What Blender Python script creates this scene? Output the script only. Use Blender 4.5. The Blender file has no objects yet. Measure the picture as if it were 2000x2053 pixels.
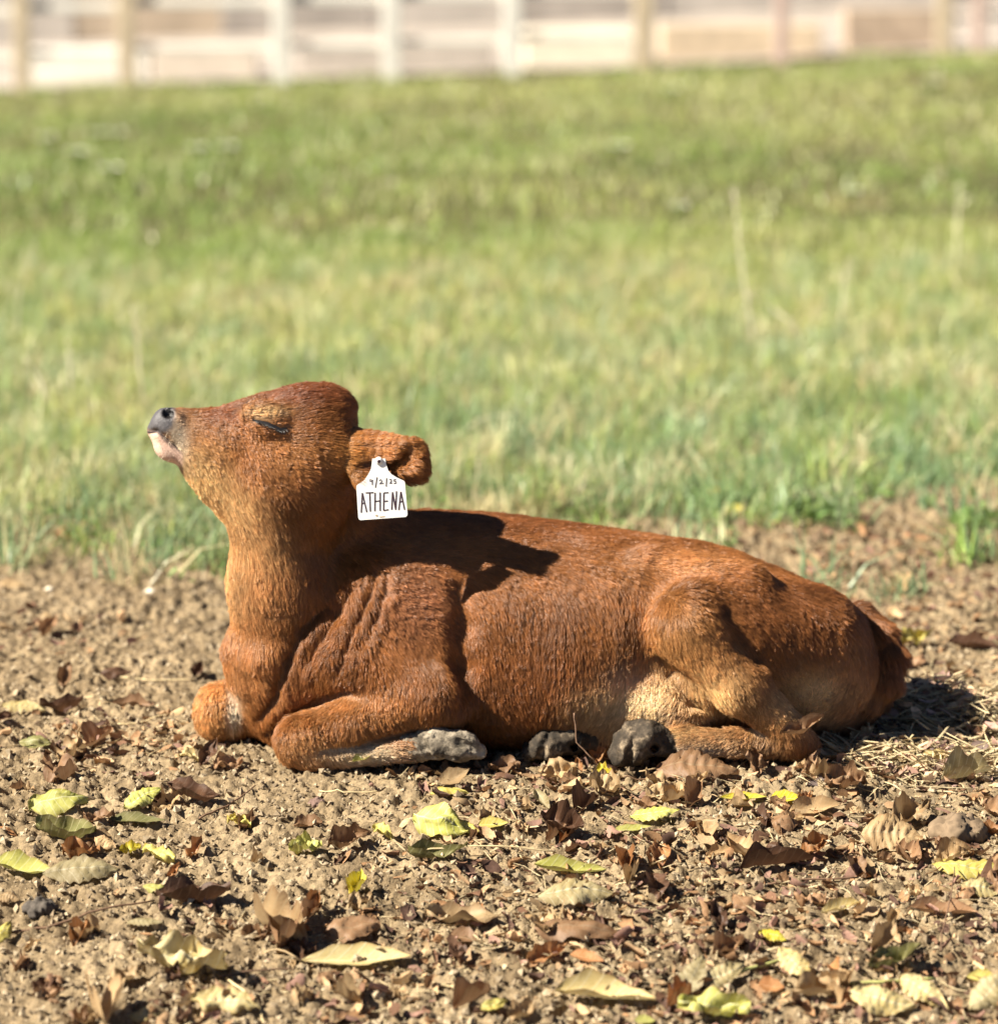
import bpy, math, random
import numpy as np
from mathutils import Vector, Matrix

# ------------------------------------------------------------------ camera, world, sun, exposure
scene = bpy.context.scene
COL = scene.collection
FPX, CX, CY, PITCH, CAMY, CAMZ = 6574.0, 1000.0, 1026.5, math.radians(10.7), -5.0, 1.30
cam_data = bpy.data.cameras.new("camera")
cam = bpy.data.objects.new("camera", cam_data)
COL.objects.link(cam)
cam.location = (0, CAMY, CAMZ)
cam.rotation_euler = (math.pi / 2 - PITCH, 0, 0)
cam_data.sensor_fit = 'HORIZONTAL'
cam_data.sensor_width = 36.0
cam_data.lens = 36.0 * FPX / 2000.0
cam_data.clip_start, cam_data.clip_end = 0.1, 2000
cam_data.dof.use_dof = True
cam_data.dof.focus_distance = 4.75
cam_data.dof.aperture_fstop = 3.2
scene.camera = cam

SUN_EL, SUN_AZ = math.radians(41), math.radians(20)      # azimuth: from -X turned towards the camera
SUN = Vector((-math.cos(SUN_EL) * math.cos(SUN_AZ), -math.cos(SUN_EL) * math.sin(SUN_AZ), math.sin(SUN_EL)))
world = bpy.data.worlds.new("World")
scene.world = world
world.use_nodes = True
wn = world.node_tree
sky = wn.nodes.new('ShaderNodeTexSky')
sky.sky_type = 'NISHITA'
sky.sun_disc = False
sky.sun_elevation = SUN_EL
sky.sun_rotation = math.atan2(SUN.x, SUN.y)
sky.air_density = 0.3
sky.dust_density = 0.1
bg = wn.nodes['Background']
bg.inputs[1].default_value = 0.05
wn.links.new(sky.outputs[0], bg.inputs[0])
sun_l = bpy.data.lights.new("sun", 'SUN')
sun_l.energy = 5.0
sun_l.angle = math.radians(0.5)
sun_l.color = (1.0, 0.925, 0.79)
sun_o = bpy.data.objects.new("sun", sun_l)
COL.objects.link(sun_o)
sun_o.rotation_euler = SUN.to_track_quat('Z', 'Y').to_euler()
scene.view_settings.view_transform = 'Standard'
scene.view_settings.look = 'None'
scene.view_settings.exposure = 1.52
scene.view_settings.gamma = 1.0
scene.view_settings.use_curve_mapping = False
scene.render.engine = 'CYCLES'
scene.cycles.max_bounces = 8
scene.cycles.use_denoising = True
scene.cycles.denoiser = "OPENIMAGEDENOISE"
scene.cycles.denoising_input_passes = "RGB_ALBEDO_NORMAL"
scene.cycles.denoising_prefilter = "ACCURATE"
try:
    scene.cycles_curves.shape = 'RIBBONS'
    scene.cycles_curves.subdivisions = 2
except Exception:
    pass

# ------------------------------------------------------------------ helpers
ct, st = math.cos(PITCH), math.sin(PITCH)
def ray(px, py):
    a, b = (px - CX) / FPX, -(py - CY) / FPX
    return np.array([a, ct + b * st, -st + b * ct])
def P(px, py, Y):
    d = ray(px, py)
    return np.array([0, CAMY, CAMZ]) + d * ((Y - CAMY) / d[1])
def M(pix, Y=0.0):                       # metres for a length in photograph pixels at depth Y
    return pix * (Y - CAMY) / ct / FPX
def project(p):                          # points (n,3) -> pixels
    q = np.asarray(p, float) - np.array([0, CAMY, CAMZ])
    f = q[:, 1] * ct - q[:, 2] * st
    u = q[:, 1] * st + q[:, 2] * ct
    return CX + FPX * q[:, 0] / f, CY - FPX * u / f

def h2(ix, iy, seed):
    n = (ix.astype(np.int64) * 374761393 + iy.astype(np.int64) * 668265263 + seed * 974634777) & 0xffffffff
    n = ((n ^ (n >> 13)) * 1274126177) & 0xffffffff
    n = n ^ (n >> 16)
    return (n & 0xffffff) / float(0x1000000)
def vnoise(x, y, seed=0):
    ix, iy = np.floor(x), np.floor(y)
    fx, fy = x - ix, y - iy
    fx, fy = fx * fx * (3 - 2 * fx), fy * fy * (3 - 2 * fy)
    a, b = h2(ix, iy, seed), h2(ix + 1, iy, seed)
    c, d = h2(ix, iy + 1, seed), h2(ix + 1, iy + 1, seed)
    return (a + (b - a) * fx) * (1 - fy) + (c + (d - c) * fx) * fy
def fbm(x, y, seed=0, octs=4):
    s = 0; amp = 0.5
    for o in range(octs):
        s = s + amp * vnoise(x * 2 ** o, y * 2 ** o, seed + o); amp *= 0.5
    return s
def lumps(x, y, cell, seed):             # rounded crumbs, one per cell
    X, Y = x / cell, y / cell
    ix, iy = np.floor(X), np.floor(Y)
    best = np.zeros_like(X)
    for dx in (-1, 0, 1):
        for dy in (-1, 0, 1):
            jx, jy = ix + dx, iy + dy
            cx, cy = jx + h2(jx, jy, seed), jy + h2(jx, jy, seed + 7)
            r = 0.35 + 0.5 * h2(jx, jy, seed + 13)
            d2 = ((X - cx) ** 2 + (Y - cy) ** 2) / (r * r)
            best = np.maximum(best, np.sqrt(np.clip(1 - d2, 0, 1)) * r)
    return best
def vnoise3(p, seed=0):
    z = p[:, 2]; iz = np.floor(z); f = z - iz; f = f * f * (3 - 2 * f)
    r = np.zeros(len(p))
    a = np.empty(len(p)); b = np.empty(len(p))
    for s, w in ((0, 1 - f), (1, f)):
        k = (iz + s) * 57.0
        r += w * vnoise(p[:, 0] + k * 1.37, p[:, 1] + k * 3.11, seed)
    return r

def edge_y(x):                            # where the bare soil gives way to grass
    return np.interp(x, [-3, -1.25, -0.95, -0.62, 0.15, 0.7, 1.0, 1.35, 3], [1.2, 1.30, 1.62, 1.75, 1.72, 2.0, 2.3, 2.7, 3.0])
def grass_mask(x, y):
    n = (fbm(x * 2.2, y * 2.2, 91, 3) - 0.45) * 1.5
    return np.clip((y - edge_y(x) + n) / 0.55 + 0.5, 0, 1)
def gz_base(x, y):
    slope = np.where(y < -0.28, -0.15 * (-0.28 - y), 0.0)
    und = (fbm(x * 1.1 + 5, y * 1.1, 3, 3) - 0.44) * 0.05
    away = np.clip((np.abs(y + 0.05) - 0.25) / 0.5, 0, 1)
    away = np.maximum(away, np.clip((np.abs(x) - 0.75) / 0.3, 0, 1))
    tilt = np.clip((y - 3) / 15, 0, 1) * (-0.04 + np.clip(0.042 * x, -0.4, 0.4))
    far = tilt + np.clip((y - 3) / 6, 0, 1) * (fbm(x * 0.3, y * 0.3, 12, 2) - 0.37) * 0.12
    return slope + und * away + far
def gz(x, y):
    x, y = np.atleast_1d(np.asarray(x, float)), np.atleast_1d(np.asarray(y, float))
    z = gz_base(x, y)
    near = np.clip((6 - y) / 4, 0, 1)
    w = 0.15 + 1.35 * vnoise(x * 4.5, y * 4.5, 33)
    xw, yw = x + 0.01 * vnoise(x * 60, y * 60, 44), y + 0.01 * vnoise(x * 60, y * 60, 45)
    d = 0.008 * lumps(xw, yw, 0.045, 5) * w + 0.010 * lumps(xw, yw, 0.021, 17) * w + 0.010 * lumps(xw, yw, 0.0115, 29) * (.4 + .6 * w)
    f_ = np.abs(fbm(x * 38, y * 38, 51, 3) - 0.45)
    d = d + 0.022 * (fbm(x * 70, y * 70, 57, 3) - 0.45) - 0.035 * np.clip(0.10 - f_, 0, 1) * (vnoise(x * 9, y * 9, 58) > .35) * 1.5 - 0.012
    return z + d * near
def G(px, py):                            # ground point under a pixel
    d = ray(px, py); z = 0.0
    for _ in range(12):
        t = (z - CAMZ) / d[2]
        p = np.array([0, CAMY, CAMZ]) + d * t
        z = float(gz_base(p[:1], p[1:2])[0])
    return np.array([p[0], p[1], z])

def new_mesh(name, verts, faces, mat=None, smooth=True):
    me = bpy.data.meshes.new(name)
    verts = np.asarray(verts, np.float32)
    if isinstance(faces, np.ndarray):
        k = faces.shape[1]; nf = len(faces)
        me.vertices.add(len(verts)); me.vertices.foreach_set('co', verts.ravel())
        me.loops.add(nf * k); me.loops.foreach_set('vertex_index', faces.astype(np.int32).ravel())
        me.polygons.add(nf)
        me.polygons.foreach_set('loop_start', np.arange(0, nf * k, k, dtype=np.int32))
        me.polygons.foreach_set('use_smooth', np.full(nf, smooth))
        me.update(calc_edges=True); me.validate()
    else:
        me.from_pydata([tuple(map(float, v)) for v in verts], [], [tuple(int(i) for i in f) for f in faces])
        me.polygons.foreach_set('use_smooth', np.full(len(me.polygons), smooth))
        me.update()
    if mat: me.materials.append(mat)
    return me
def link(name, data, parent=None, loc=None):
    o = bpy.data.objects.new(name, data)
    COL.objects.link(o)
    if parent is not None: o.parent = parent
    if loc is not None: o.location = loc
    return o
def tag(o, label=None, cat=None, group=None, kind=None):
    if label: o['label'] = label
    if cat: o['category'] = cat
    if group: o['group'] = group
    if kind: o['kind'] = kind
    return o
def set_col(me, col, name='col'):
    a = me.color_attributes.new(name, 'FLOAT_COLOR', 'POINT')
    c = np.ones((len(me.vertices), 4), np.float32); c[:, :3] = col
    a.data.foreach_set('color', c.ravel())
def box(cx, cy, cz, sx, sy, sz):
    v = [(cx + a * sx / 2, cy + b * sy / 2, cz + c * sz / 2) for a in (-1, 1) for b in (-1, 1) for c in (-1, 1)]
    f = [(0, 1, 3, 2), (4, 6, 7, 5), (0, 4, 5, 1), (2, 3, 7, 6), (0, 2, 6, 4), (1, 5, 7, 3)]
    return v, f
def tube(points, r0, r1, sides=6):
    pts = [Vector(tuple(p)) for p in points]
    n = len(pts); V = []; F = []
    ref = Vector((0.3, 0.2, 1)).normalized()
    for i, p in enumerate(pts):
        t = (pts[min(i + 1, n - 1)] - pts[max(i - 1, 0)]).normalized()
        a = t.cross(ref)
        if a.length < 1e-3: a = t.cross(Vector((1, 0, 0)))
        a.normalize(); b = t.cross(a)
        r = r0 + (r1 - r0) * i / (n - 1)
        for k in range(sides):
            an = 2 * math.pi * k / sides
            V.append(p + (a * math.cos(an) + b * math.sin(an)) * r)
        if i:
            for k in range(sides):
                k2 = (k + 1) % sides
                F.append(((i - 1) * sides + k, (i - 1) * sides + k2, i * sides + k2, i * sides + k))
    F.append(tuple(range(sides))[::-1]); F.append(tuple((n - 1) * sides + k for k in range(sides)))
    return V, F
def merge(parts):
    V = []; F = []
    for v, f in parts:
        o = len(V); V += [tuple(x) for x in v]; F += [tuple(i + o for i in q) for q in f]
    return V, F

# ------------------------------------------------------------------ materials
def mat(name):
    m = bpy.data.materials.new(name); m.use_nodes = True
    nt = m.node_tree
    return m, nt, nt.nodes['Principled BSDF']
def N(nt, typ, **kw):
    n = nt.nodes.new(typ)
    for k, v in kw.items(): setattr(n, k, v)
    return n
def noise_node(nt, scale, detail=4, rough=0.6, coord='Object'):
    tc = N(nt, 'ShaderNodeTexCoord'); no = N(nt, 'ShaderNodeTexNoise')
    no.inputs['Scale'].default_value = scale; no.inputs['Detail'].default_value = detail; no.inputs['Roughness'].default_value = rough
    nt.links.new(tc.outputs[coord], no.inputs['Vector'])
    return no
def ramp(nt, src, stops):
    r = N(nt, 'ShaderNodeValToRGB')
    e = r.color_ramp.elements
    while len(e) < len(stops): e.new(0.5)
    for i, (p, c) in enumerate(stops):
        e[i].position = p; e[i].color = (*c, 1)
    nt.links.new(src, r.inputs[0])
    return r
def simple(name, c, rough=0.6, var=0.25, scale=30, spec=0.3):
    m, nt, b = mat(name)
    no = noise_node(nt, scale)
    r = ramp(nt, no.outputs[0], [(0.3, tuple(x * (1 - var) for x in c)), (0.7, tuple(min(1, x * (1 + var)) for x in c))])
    nt.links.new(r.outputs[0], b.inputs['Base Color'])
    b.inputs['Roughness'].default_value = rough
    b.inputs['Specular IOR Level'].default_value = spec
    return m
def vcol_mat(name, rough=0.8, spec=0.2, transl=0.0, var=0.25, scale=200, bump=0.0, attr='col'):
    m, nt, b = mat(name)
    at = N(nt, 'ShaderNodeAttribute', attribute_name=attr)
    no = noise_node(nt, scale)
    mr = N(nt, 'ShaderNodeMapRange'); mr.inputs[1].default_value = 0.25; mr.inputs[2].default_value = 0.75
    mr.inputs[3].default_value = 1 - var; mr.inputs[4].default_value = 1 + var
    nt.links.new(no.outputs[0], mr.inputs[0])
    mx = N(nt, 'ShaderNodeVectorMath', operation='SCALE')
    nt.links.new(at.outputs['Color'], mx.inputs[0]); nt.links.new(mr.outputs[0], mx.inputs['Scale'])
    nt.links.new(mx.outputs[0], b.inputs['Base Color'])
    b.inputs['Roughness'].default_value = rough
    b.inputs['Specular IOR Level'].default_value = spec
    if bump:
        bp = N(nt, 'ShaderNodeBump'); bp.inputs['Strength'].default_value = 1; bp.inputs['Distance'].default_value = bump
        nt.links.new(no.outputs[0], bp.inputs['Height']); nt.links.new(bp.outputs[0], b.inputs['Normal'])
    if transl:
        tr = N(nt, 'ShaderNodeBsdfTranslucent'); mixs = N(nt, 'ShaderNodeMixShader'); mixs.inputs[0].default_value = transl
        nt.links.new(mx.outputs[0], tr.inputs[0])
        nt.links.new(b.outputs[0], mixs.inputs[1]); nt.links.new(tr.outputs[0], mixs.inputs[2])
        nt.links.new(mixs.outputs[0], nt.nodes['Material Output'].inputs[0])
    return m

# ------------------------------------------------------------------ ground
def soil_material():
    m, nt, b = mat("dry_soil")
    at = N(nt, 'ShaderNodeAttribute', attribute_name='grassy')
    n1 = noise_node(nt, 7, 6, 0.65); n2 = noise_node(nt, 170, 5, 0.7); n3 = noise_node(nt, 1.6, 5, 0.6)
    base = ramp(nt, n1.outputs[0], [(0.3, (0.145, 0.104, 0.060)), (0.5, (0.245, 0.182, 0.108)), (0.72, (0.36, 0.275, 0.168))])
    fine = ramp(nt, n2.outputs[0], [(0.28, (0.45, 0.42, 0.40)), (0.5, (1.0, 1.0, 1.0)), (0.75, (1.45, 1.4, 1.3))])
    mul = N(nt, 'ShaderNodeMix', data_type='RGBA', blend_type='MULTIPLY'); mul.inputs[0].default_value = 1
    nt.links.new(base.outputs[0], mul.inputs[6]); nt.links.new(fine.outputs[0], mul.inputs[7])
    turf = ramp(nt, n3.outputs[0], [(0.3, (0.055, 0.06, 0.025)), (0.55, (0.10, 0.09, 0.04)), (0.75, (0.20, 0.16, 0.08))])
    mx = N(nt, 'ShaderNodeMix', data_type='RGBA')
    nt.links.new(at.outputs['Fac'], mx.inputs[0]); nt.links.new(mul.outputs[2], mx.inputs[6]); nt.links.new(turf.outputs[0], mx.inputs[7])
    nt.links.new(mx.outputs[2], b.inputs['Base Color'])
    b.inputs['Roughness'].default_value = 0.95; b.inputs['Specular IOR Level'].default_value = 0.1
    bp = N(nt, 'ShaderNodeBump'); bp.inputs['Strength'].default_value = 0.9; bp.inputs['Distance'].default_value = 0.004
    nt.links.new(n2.outputs[0], bp.inputs['Height']); nt.links.new(bp.outputs[0], b.inputs['Normal'])
    return m
def grow(a, b, s0, s1max, k):
    out = [a]; s = s0
    while out[-1] < b:
        out.append(out[-1] + s); s = min(s * k, s1max)
    return out
xs_r = grow(1.10, 140, 0.004, 12, 1.12)[1:]
xs = np.array([-v for v in xs_r[::-1]] + list(np.arange(-1.10, 1.1001, 0.0041)) + xs_r)
ys_f = grow(0.7, 420, 0.0055, 25, 1.024)
ys_b = [-1.45 - (v - 1.45) for v in grow(1.45, 12, 0.01, 2, 1.3)[1:]][::-1]
ys = np.array(ys_b + list(np.arange(-1.45, 0.7, 0.0046)) + ys_f)
GX, GY = np.meshgrid(xs, ys)
gx, gy = GX.ravel(), GY.ravel()
gzv = gz(gx, gy)
gme = None
nx, ny = len(xs), len(ys)
idx = np.arange(nx * ny).reshape(ny, nx)
gf = np.stack([idx[:-1, :-1].ravel(), idx[:-1, 1:].ravel(), idx[1:, 1:].ravel(), idx[1:, :-1].ravel()], 1)
gme = new_mesh("ground", np.stack([gx, gy, gzv], 1), gf, soil_material())
att = gme.attributes.new('grassy', 'FLOAT', 'POINT')
att.data.foreach_set('value', (grass_mask(gx, gy) ** 1.5).astype(np.float32))
ground = tag(link("ground", gme), "dry crumbly bare soil turning to rough pasture beyond the calf", kind='structure')
print("ground quads", len(gf))

rng = np.random.default_rng(7)
# loose crumbs of soil
def ico():
    t = (1 + 5 ** .5) / 2
    v = np.array([(-1, t, 0), (1, t, 0), (-1, -t, 0), (1, -t, 0), (0, -1, t), (0, 1, t), (0, -1, -t), (0, 1, -t), (t, 0, -1), (t, 0, 1), (-t, 0, -1), (-t, 0, 1)], float)
    f = np.array([(0, 11, 5), (0, 5, 1), (0, 1, 7), (0, 7, 10), (0, 10, 11), (1, 5, 9), (5, 11, 4), (11, 10, 2), (10, 7, 6), (7, 1, 8), (3, 9, 4), (3, 4, 2), (3, 2, 6), (3, 6, 8), (3, 8, 9), (4, 9, 5), (2, 4, 11), (6, 2, 10), (8, 6, 7), (9, 8, 1)])
    return v / np.linalg.norm(v[0]), f
IV, IF = ico()
OV = np.array([(1, 0, 0), (-1, 0, 0), (0, 1, 0), (0, -1, 0), (0, 0, 1), (0, 0, -1)], float)
OF = np.array([(0, 2, 4), (2, 1, 4), (1, 3, 4), (3, 0, 4), (2, 0, 5), (1, 2, 5), (3, 1, 5), (0, 3, 5)])
def crumbs(n, seed):
    r = np.random.default_rng(seed)
    y = -1.35 + 3.4 * r.random(n) ** 1.5
    x = (r.random(n) * 2 - 1) * (0.24 * (y + 5) * 0.8)
    w_ = n // 6; x[:w_] = np.sign(x[:w_]) * (0.19 * (y[:w_] + 5) + r.random(w_) * .7)
    s = 0.0014 + 0.0046 * r.random(n) ** 3.2
    s[: n // 150] *= 1.8
    V = OV[None] * (0.55 + 0.9 * r.random((n, 6, 1))) * s[:, None, None] * (0.7 + 0.7 * r.random((n, 1, 3)))
    V = V + (r.random((n, 6, 3)) - .5) * s[:, None, None] * .5
    a = r.random(n) * 6.283; b = r.random(n) * 6.283
    X, Y, Z = V[:, :, 0], V[:, :, 1], V[:, :, 2]
    X, Y = X * np.cos(a)[:, None] - Y * np.sin(a)[:, None], X * np.sin(a)[:, None] + Y * np.cos(a)[:, None]
    Y, Z = Y * np.cos(b)[:, None] - Z * np.sin(b)[:, None], Y * np.sin(b)[:, None] + Z * np.cos(b)[:, None]
    V = np.stack([X, Y, Z], 2) + np.stack([x, y, gz(x, y) + s * 0.35], 1)[:, None]
    F = OF[None] + (np.arange(n) * 6)[:, None, None]
    t = r.random((n, 1, 1))
    c = np.array([0.13, 0.093, 0.058]) * (1 - t) + np.array([0.42, 0.335, 0.22]) * t
    return V.reshape(-1, 3), F.reshape(-1, 3), np.repeat(c, 6, 1).reshape(-1, 3)
cv, cf, cc = crumbs(68000, 3)
me = new_mesh("soil_crumbs", cv, cf, vcol_mat("soil_crumb", 0.95, 0.1, 0, 0.35, 400), smooth=False)
set_col(me, cc)
tag(link("soil_crumbs", me), "small loose crumbs of dry soil lying all over the bare ground", kind='stuff')

# shredded dry leaf litter and straw bits
def litter(n, seed, at=None):
    r = np.random.default_rng(seed)
    y = -1.35 + 3.1 * r.random(n) ** 1.35
    x = (r.random(n) * 2 - 1) * (0.22 * (y + 5) * 0.85)
    dens = fbm(x * 2.6, y * 2.6, 77, 3) + 0.25 * np.clip(x, -0.3, 0.9) + 0.12 * np.clip(-0.2 - y, 0, 1)
    keep = dens > 0.42 + 0.24 * r.random(n)
    lift = np.zeros(n)
    if at is not None:
        x = at[0] + r.normal(0, at[2], n); y = at[1] + r.normal(0, at[3], n); keep = r.random(n) < 2
        lift = at[4] * np.exp(-((x - at[0]) / at[2]) ** 2 / 2 - ((y - at[1]) / at[3]) ** 2 / 2) * r.random(n)
    lift = lift[keep]
    x, y = x[keep], y[keep]; n = len(x)
    L = 0.003 + 0.013 * r.random(n) ** 2.6; W = L * (0.25 + 0.5 * r.random(n))
    straw = r.random(n) < (0.16 if at is None else .42)
    W[straw] = 0.0009; L[straw] = 0.012 + 0.025 * r.random(straw.sum())
    if at is not None: W[straw] *= 1.5; L[straw] *= 1.6
    u = np.linspace(-1, 1, 4); v = np.array([-1, 0, 1.])
    U, Vv = np.meshgrid(u, v, indexing='ij'); U, Vv = U.ravel(), Vv.ravel()
    prof = (1 - 0.55 * np.abs(U) ** 2)
    px_ = U[None] * L[:, None] + 0.25 * L[:, None] * (r.random((n, 12)) - .5)
    py_ = Vv[None] * W[:, None] * prof[None] * (0.6 + 0.8 * r.random((n, 12)))
    curl = (r.random((n, 1)) - 0.3) * 1.6
    pz_ = curl * (Vv[None] ** 2) * W[:, None] * 1.2 + (r.random((n, 1)) - 0.4) * U[None] ** 2 * L[:, None] * 0.7 + 0.6 * W[:, None] * (r.random((n, 12)) - .5)
    a = r.random(n) * 6.283; roll = r.normal(0, 0.55, n); pit = r.normal(0, 0.3, n)
    roll[straw] *= .2; pit[straw] *= .3
    y2 = py_ * np.cos(roll)[:, None] - pz_ * np.sin(roll)[:, None]; z2 = py_ * np.sin(roll)[:, None] + pz_ * np.cos(roll)[:, None]
    x3 = px_ * np.cos(pit)[:, None] - z2 * np.sin(pit)[:, None]; z3 = px_ * np.sin(pit)[:, None] + z2 * np.cos(pit)[:, None]
    X = x3 * np.cos(a)[:, None] - y2 * np.sin(a)[:, None]; Y = x3 * np.sin(a)[:, None] + y2 * np.cos(a)[:, None]
    zz = gz(x, y) - z3.min(1) * 0.7 + 0.001 + lift
    V = np.stack([X + x[:, None], Y + y[:, None], z3 + zz[:, None]], 2).reshape(-1, 3)
    q = []
    for i in range(3):
        for j in range(2):
            q.append((i * 3 + j, (i + 1) * 3 + j, (i + 1) * 3 + j + 1, i * 3 + j + 1))
    F = np.array(q)[None] + (np.arange(n) * 12)[:, None, None]
    pal = np.array([(0.30, 0.17, 0.085), (0.38, 0.24, 0.13), (0.16, 0.085, 0.05), (0.45, 0.31, 0.17), (0.26, 0.15, 0.11), (0.09, 0.05, 0.035)])
    c = pal[r.integers(0, 6, n)] * (0.75 + 0.5 * r.random((n, 1)))
    if at is not None: c = c * 1.35 + .07
    c[straw] = np.array([0.52, 0.42, 0.25]) * (0.7 + 0.5 * r.random((straw.sum(), 1)))
    return V, F.reshape(-1, 4), np.repeat(c, 12, 0)
lv, lf, lc = litter(26000, 5)
h_ = G(1885, 1450); h2_ = G(1800, 1520)
for k_, (at_, n_) in enumerate((((h_[0], h_[1], .075, .09, .075), 2300), ((h2_[0] + .02, h2_[1], .10, .06, .025), 900), ((h_[0] - .06, h_[1] - .16, .13, .10, .012), 900))):
    a1, a2, a3 = litter(n_, 70 + k_, at_)
    lf = np.concatenate([lf, a2 + len(lv)]); lv = np.concatenate([lv, a1]); lc = np.concatenate([lc, a3])

me = new_mesh("leaf_litter", lv, lf, vcol_mat("litter", 0.75, 0.2, 0.15, 0.3, 300))
set_col(me, lc)
tag(link("leaf_litter", me), "shredded bits of dry brown leaf and straw strewn over the soil", kind='stuff')

# ------------------------------------------------------------------ gravel yard, kerb wall and fence at the far end
FL, FR = np.array([-3.70, 19.6]), np.array([3.95, 19.9])          # fence line on the ground
fd = (FR - FL) / np.linalg.norm(FR - FL); fn = np.array([-fd[1], fd[0]])
def fpt(s, off=0.0): return FL + fd * s + fn * off
def strip(name, s0, s1, o0, o1, ns, no_, m, lift, label):
    S, O = np.meshgrid(np.linspace(s0, s1, ns), np.linspace(o0, o1, no_))
    p = FL[None] + fd[None] * S.ravel()[:, None] + fn[None] * O.ravel()[:, None]
    z = gz_base(p[:, 0], p[:, 1]) + lift
    i = np.arange(ns * no_).reshape(no_, ns)
    f = np.stack([i[:-1, :-1].ravel(), i[:-1, 1:].ravel(), i[1:, 1:].ravel(), i[1:, :-1].ravel()], 1)
    return tag(link(name, new_mesh(name, np.stack([p[:, 0], p[:, 1], z], 1), f, m)), label, kind='structure')
yard = strip("gravel_yard", -25, 40, 0.5, 60, 160, 160, simple("pale_gravel", (0.33, 0.285, 0.245), 0.9, 0.3, 2.5), 0.02, "pale gravel yard beyond the white fence")
white_m = simple("weathered_white_paint", (0.76, 0.72, 0.64), 0.6, 0.12, 8)
tan_m = simple("bare_tan_timber", (0.56, 0.45, 0.31), 0.7, 0.25, 10)
pink_m = simple("dusty_pink_timber", (0.55, 0.40, 0.34), 0.7, 0.15, 10)
brown_m = simple("dark_brown_timber", (0.40, 0.31, 0.23), 0.8, 0.3, 8)
fang = math.atan2(fd[1], fd[0])
def fbox(name, s, off, z, ls, lo, lz, m, parent=None, lean=0.0):
    v, f = box(0, 0, 0, ls, lo, lz)
    me = new_mesh(name, v, f, m, smooth=False)
    o = link(name, me, parent)
    p = fpt(s, off)
    o.location = (p[0], p[1], float(gz_base(p[:1], p[1:2])[0]) + z)
    o.rotation_euler = (lean, 0, fang)
    bv = o.modifiers.new("edge", 'BEVEL'); bv.width = 0.008; bv.segments = 2
    return o
def s_of_px(px, off=0.0):                 # distance along the fence seen at a photograph column
    a = (px - CX) / FPX
    o = FL + fn * off
    return (a * ((o[1] - CAMY) * ct + CAMZ * st) - o[0]) / (fd[0] - a * fd[1] * ct)
fence = link("fence", None); fence.location = (FL[0], FL[1], 0)
tag(fence, "white post and rail fence with two tan posts along the far edge of the field", "fence")
inv = Matrix.Translation((-FL[0], -FL[1], 0))
posts = [(-420, white_m, .15), (-170, white_m, .15), (45, tan_m, .12), (255, tan_m, .13), (565, white_m, .13), (785, white_m, .13), (1027, white_m, .13), (1290, tan_m, .15), (1565, pink_m, .10), (1890, tan_m, .12), (1960, pink_m, .09), (2240, white_m, .13), (2560, white_m, .13)]
def under(o, par):
    o.parent = par; o.matrix_parent_inverse = Matrix.Translation(-par.location)
for px, m_, w in posts:
    under(fbox("post", s_of_px(px), 0, 0.62, w, 0.045, 1.30, m_), fence)
sL, sR = s_of_px(-420), s_of_px(2560)
for z, h_ in ((0.28, .045), (0.62, .07), (1.05, .07)):
    for a_, b_ in zip(posts[:-1], posts[1:]):
        s0, s1 = s_of_px(a_[0]), s_of_px(b_[0])
        if 1290 <= a_[0] < 1890 and z < 0.3: continue
        under(fbox("rail", (s0 + s1) / 2, 0.045, z, (s1 - s0) - 0.006, 0.03, h_, white_m), fence)
# boards and low pieces lying along the foot of the fence
def thing_box(name, px0, px1, off, z, lz, m, label, cat, lo=0.10):
    s0, s1 = s_of_px(px0, off), s_of_px(px1, off)
    return tag(fbox(name, (s0 + s1) / 2, off, z, abs(s1 - s0), lo, lz, m), label, cat)
thing_box("kerb_block", 60, 300, 1.15, 0.12, 0.27, white_m, "white painted kerb block at the leftmost foot of the far fence", "kerb", 0.4)
thing_box("kerb_block", 310, 515, 1.15, 0.12, 0.25, simple("cream_block", (0.62, 0.54, 0.45), .8, .12, 6), "cream kerb block between the tan post and the white post", "kerb", 0.4)
thing_box("concrete_sill", 600, 985, 1.15, 0.11, 0.25, simple("grey_concrete", (0.45, 0.40, 0.35), .85, .15, 5), "long grey concrete sill behind three white fence posts", "kerb", 0.4)
thing_box("kerb_block", 1050, 1262, 1.15, 0.14, 0.31000000000000005, simple("ivory_block", (0.72, 0.65, 0.52), .8, .1, 6), "ivory kerb block between the middle white post and a tan post", "kerb", 0.4)
thing_box("timber_beam", 1322, 1640, 1.15, 0.13, 0.28, simple("tan_pine", (0.56, 0.45, 0.32), .75, .2, 6), "tan timber beam lying on the ground behind the fence", "beam", 0.3)  # plain tan pine colour
thing_box("timber_beam", 1690, 1870, 1.15, 0.16, 0.35, brown_m, "dark brown timber beam lying next to the tan beam", "beam", 0.3)
# low wall behind the yard, only its foot shows
wall = link("boundary_wall", None); p = fpt(5, 9); wall.location = (p[0], p[1], 0)
tag(wall, "grey brown boundary wall of stained panels beyond the gravel yard", "wall")
wm = [simple("wall_grey", (0.33, 0.295, 0.26), .9, .2, 2), simple("wall_buff", (0.41, 0.33, 0.245), .9, .2, 2), simple("wall_brown", (0.22, 0.16, 0.11), .9, .25, 2), simple("wall_pale", (0.42, 0.38, 0.335), .9, .15, 2)]
order = [2, 2, 2, 0, 3, 1, 0, 3, 0, 3, 3, 0, 0, 0, 1, 1, 2, 1, 2]
for i, k in enumerate(order):
    under(fbox("panel", -7 + i * 1.5, 9 + 0.02 * (i % 2), 1.1, 1.48, 0.15, 2.2, wm[k]), wall)

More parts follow.
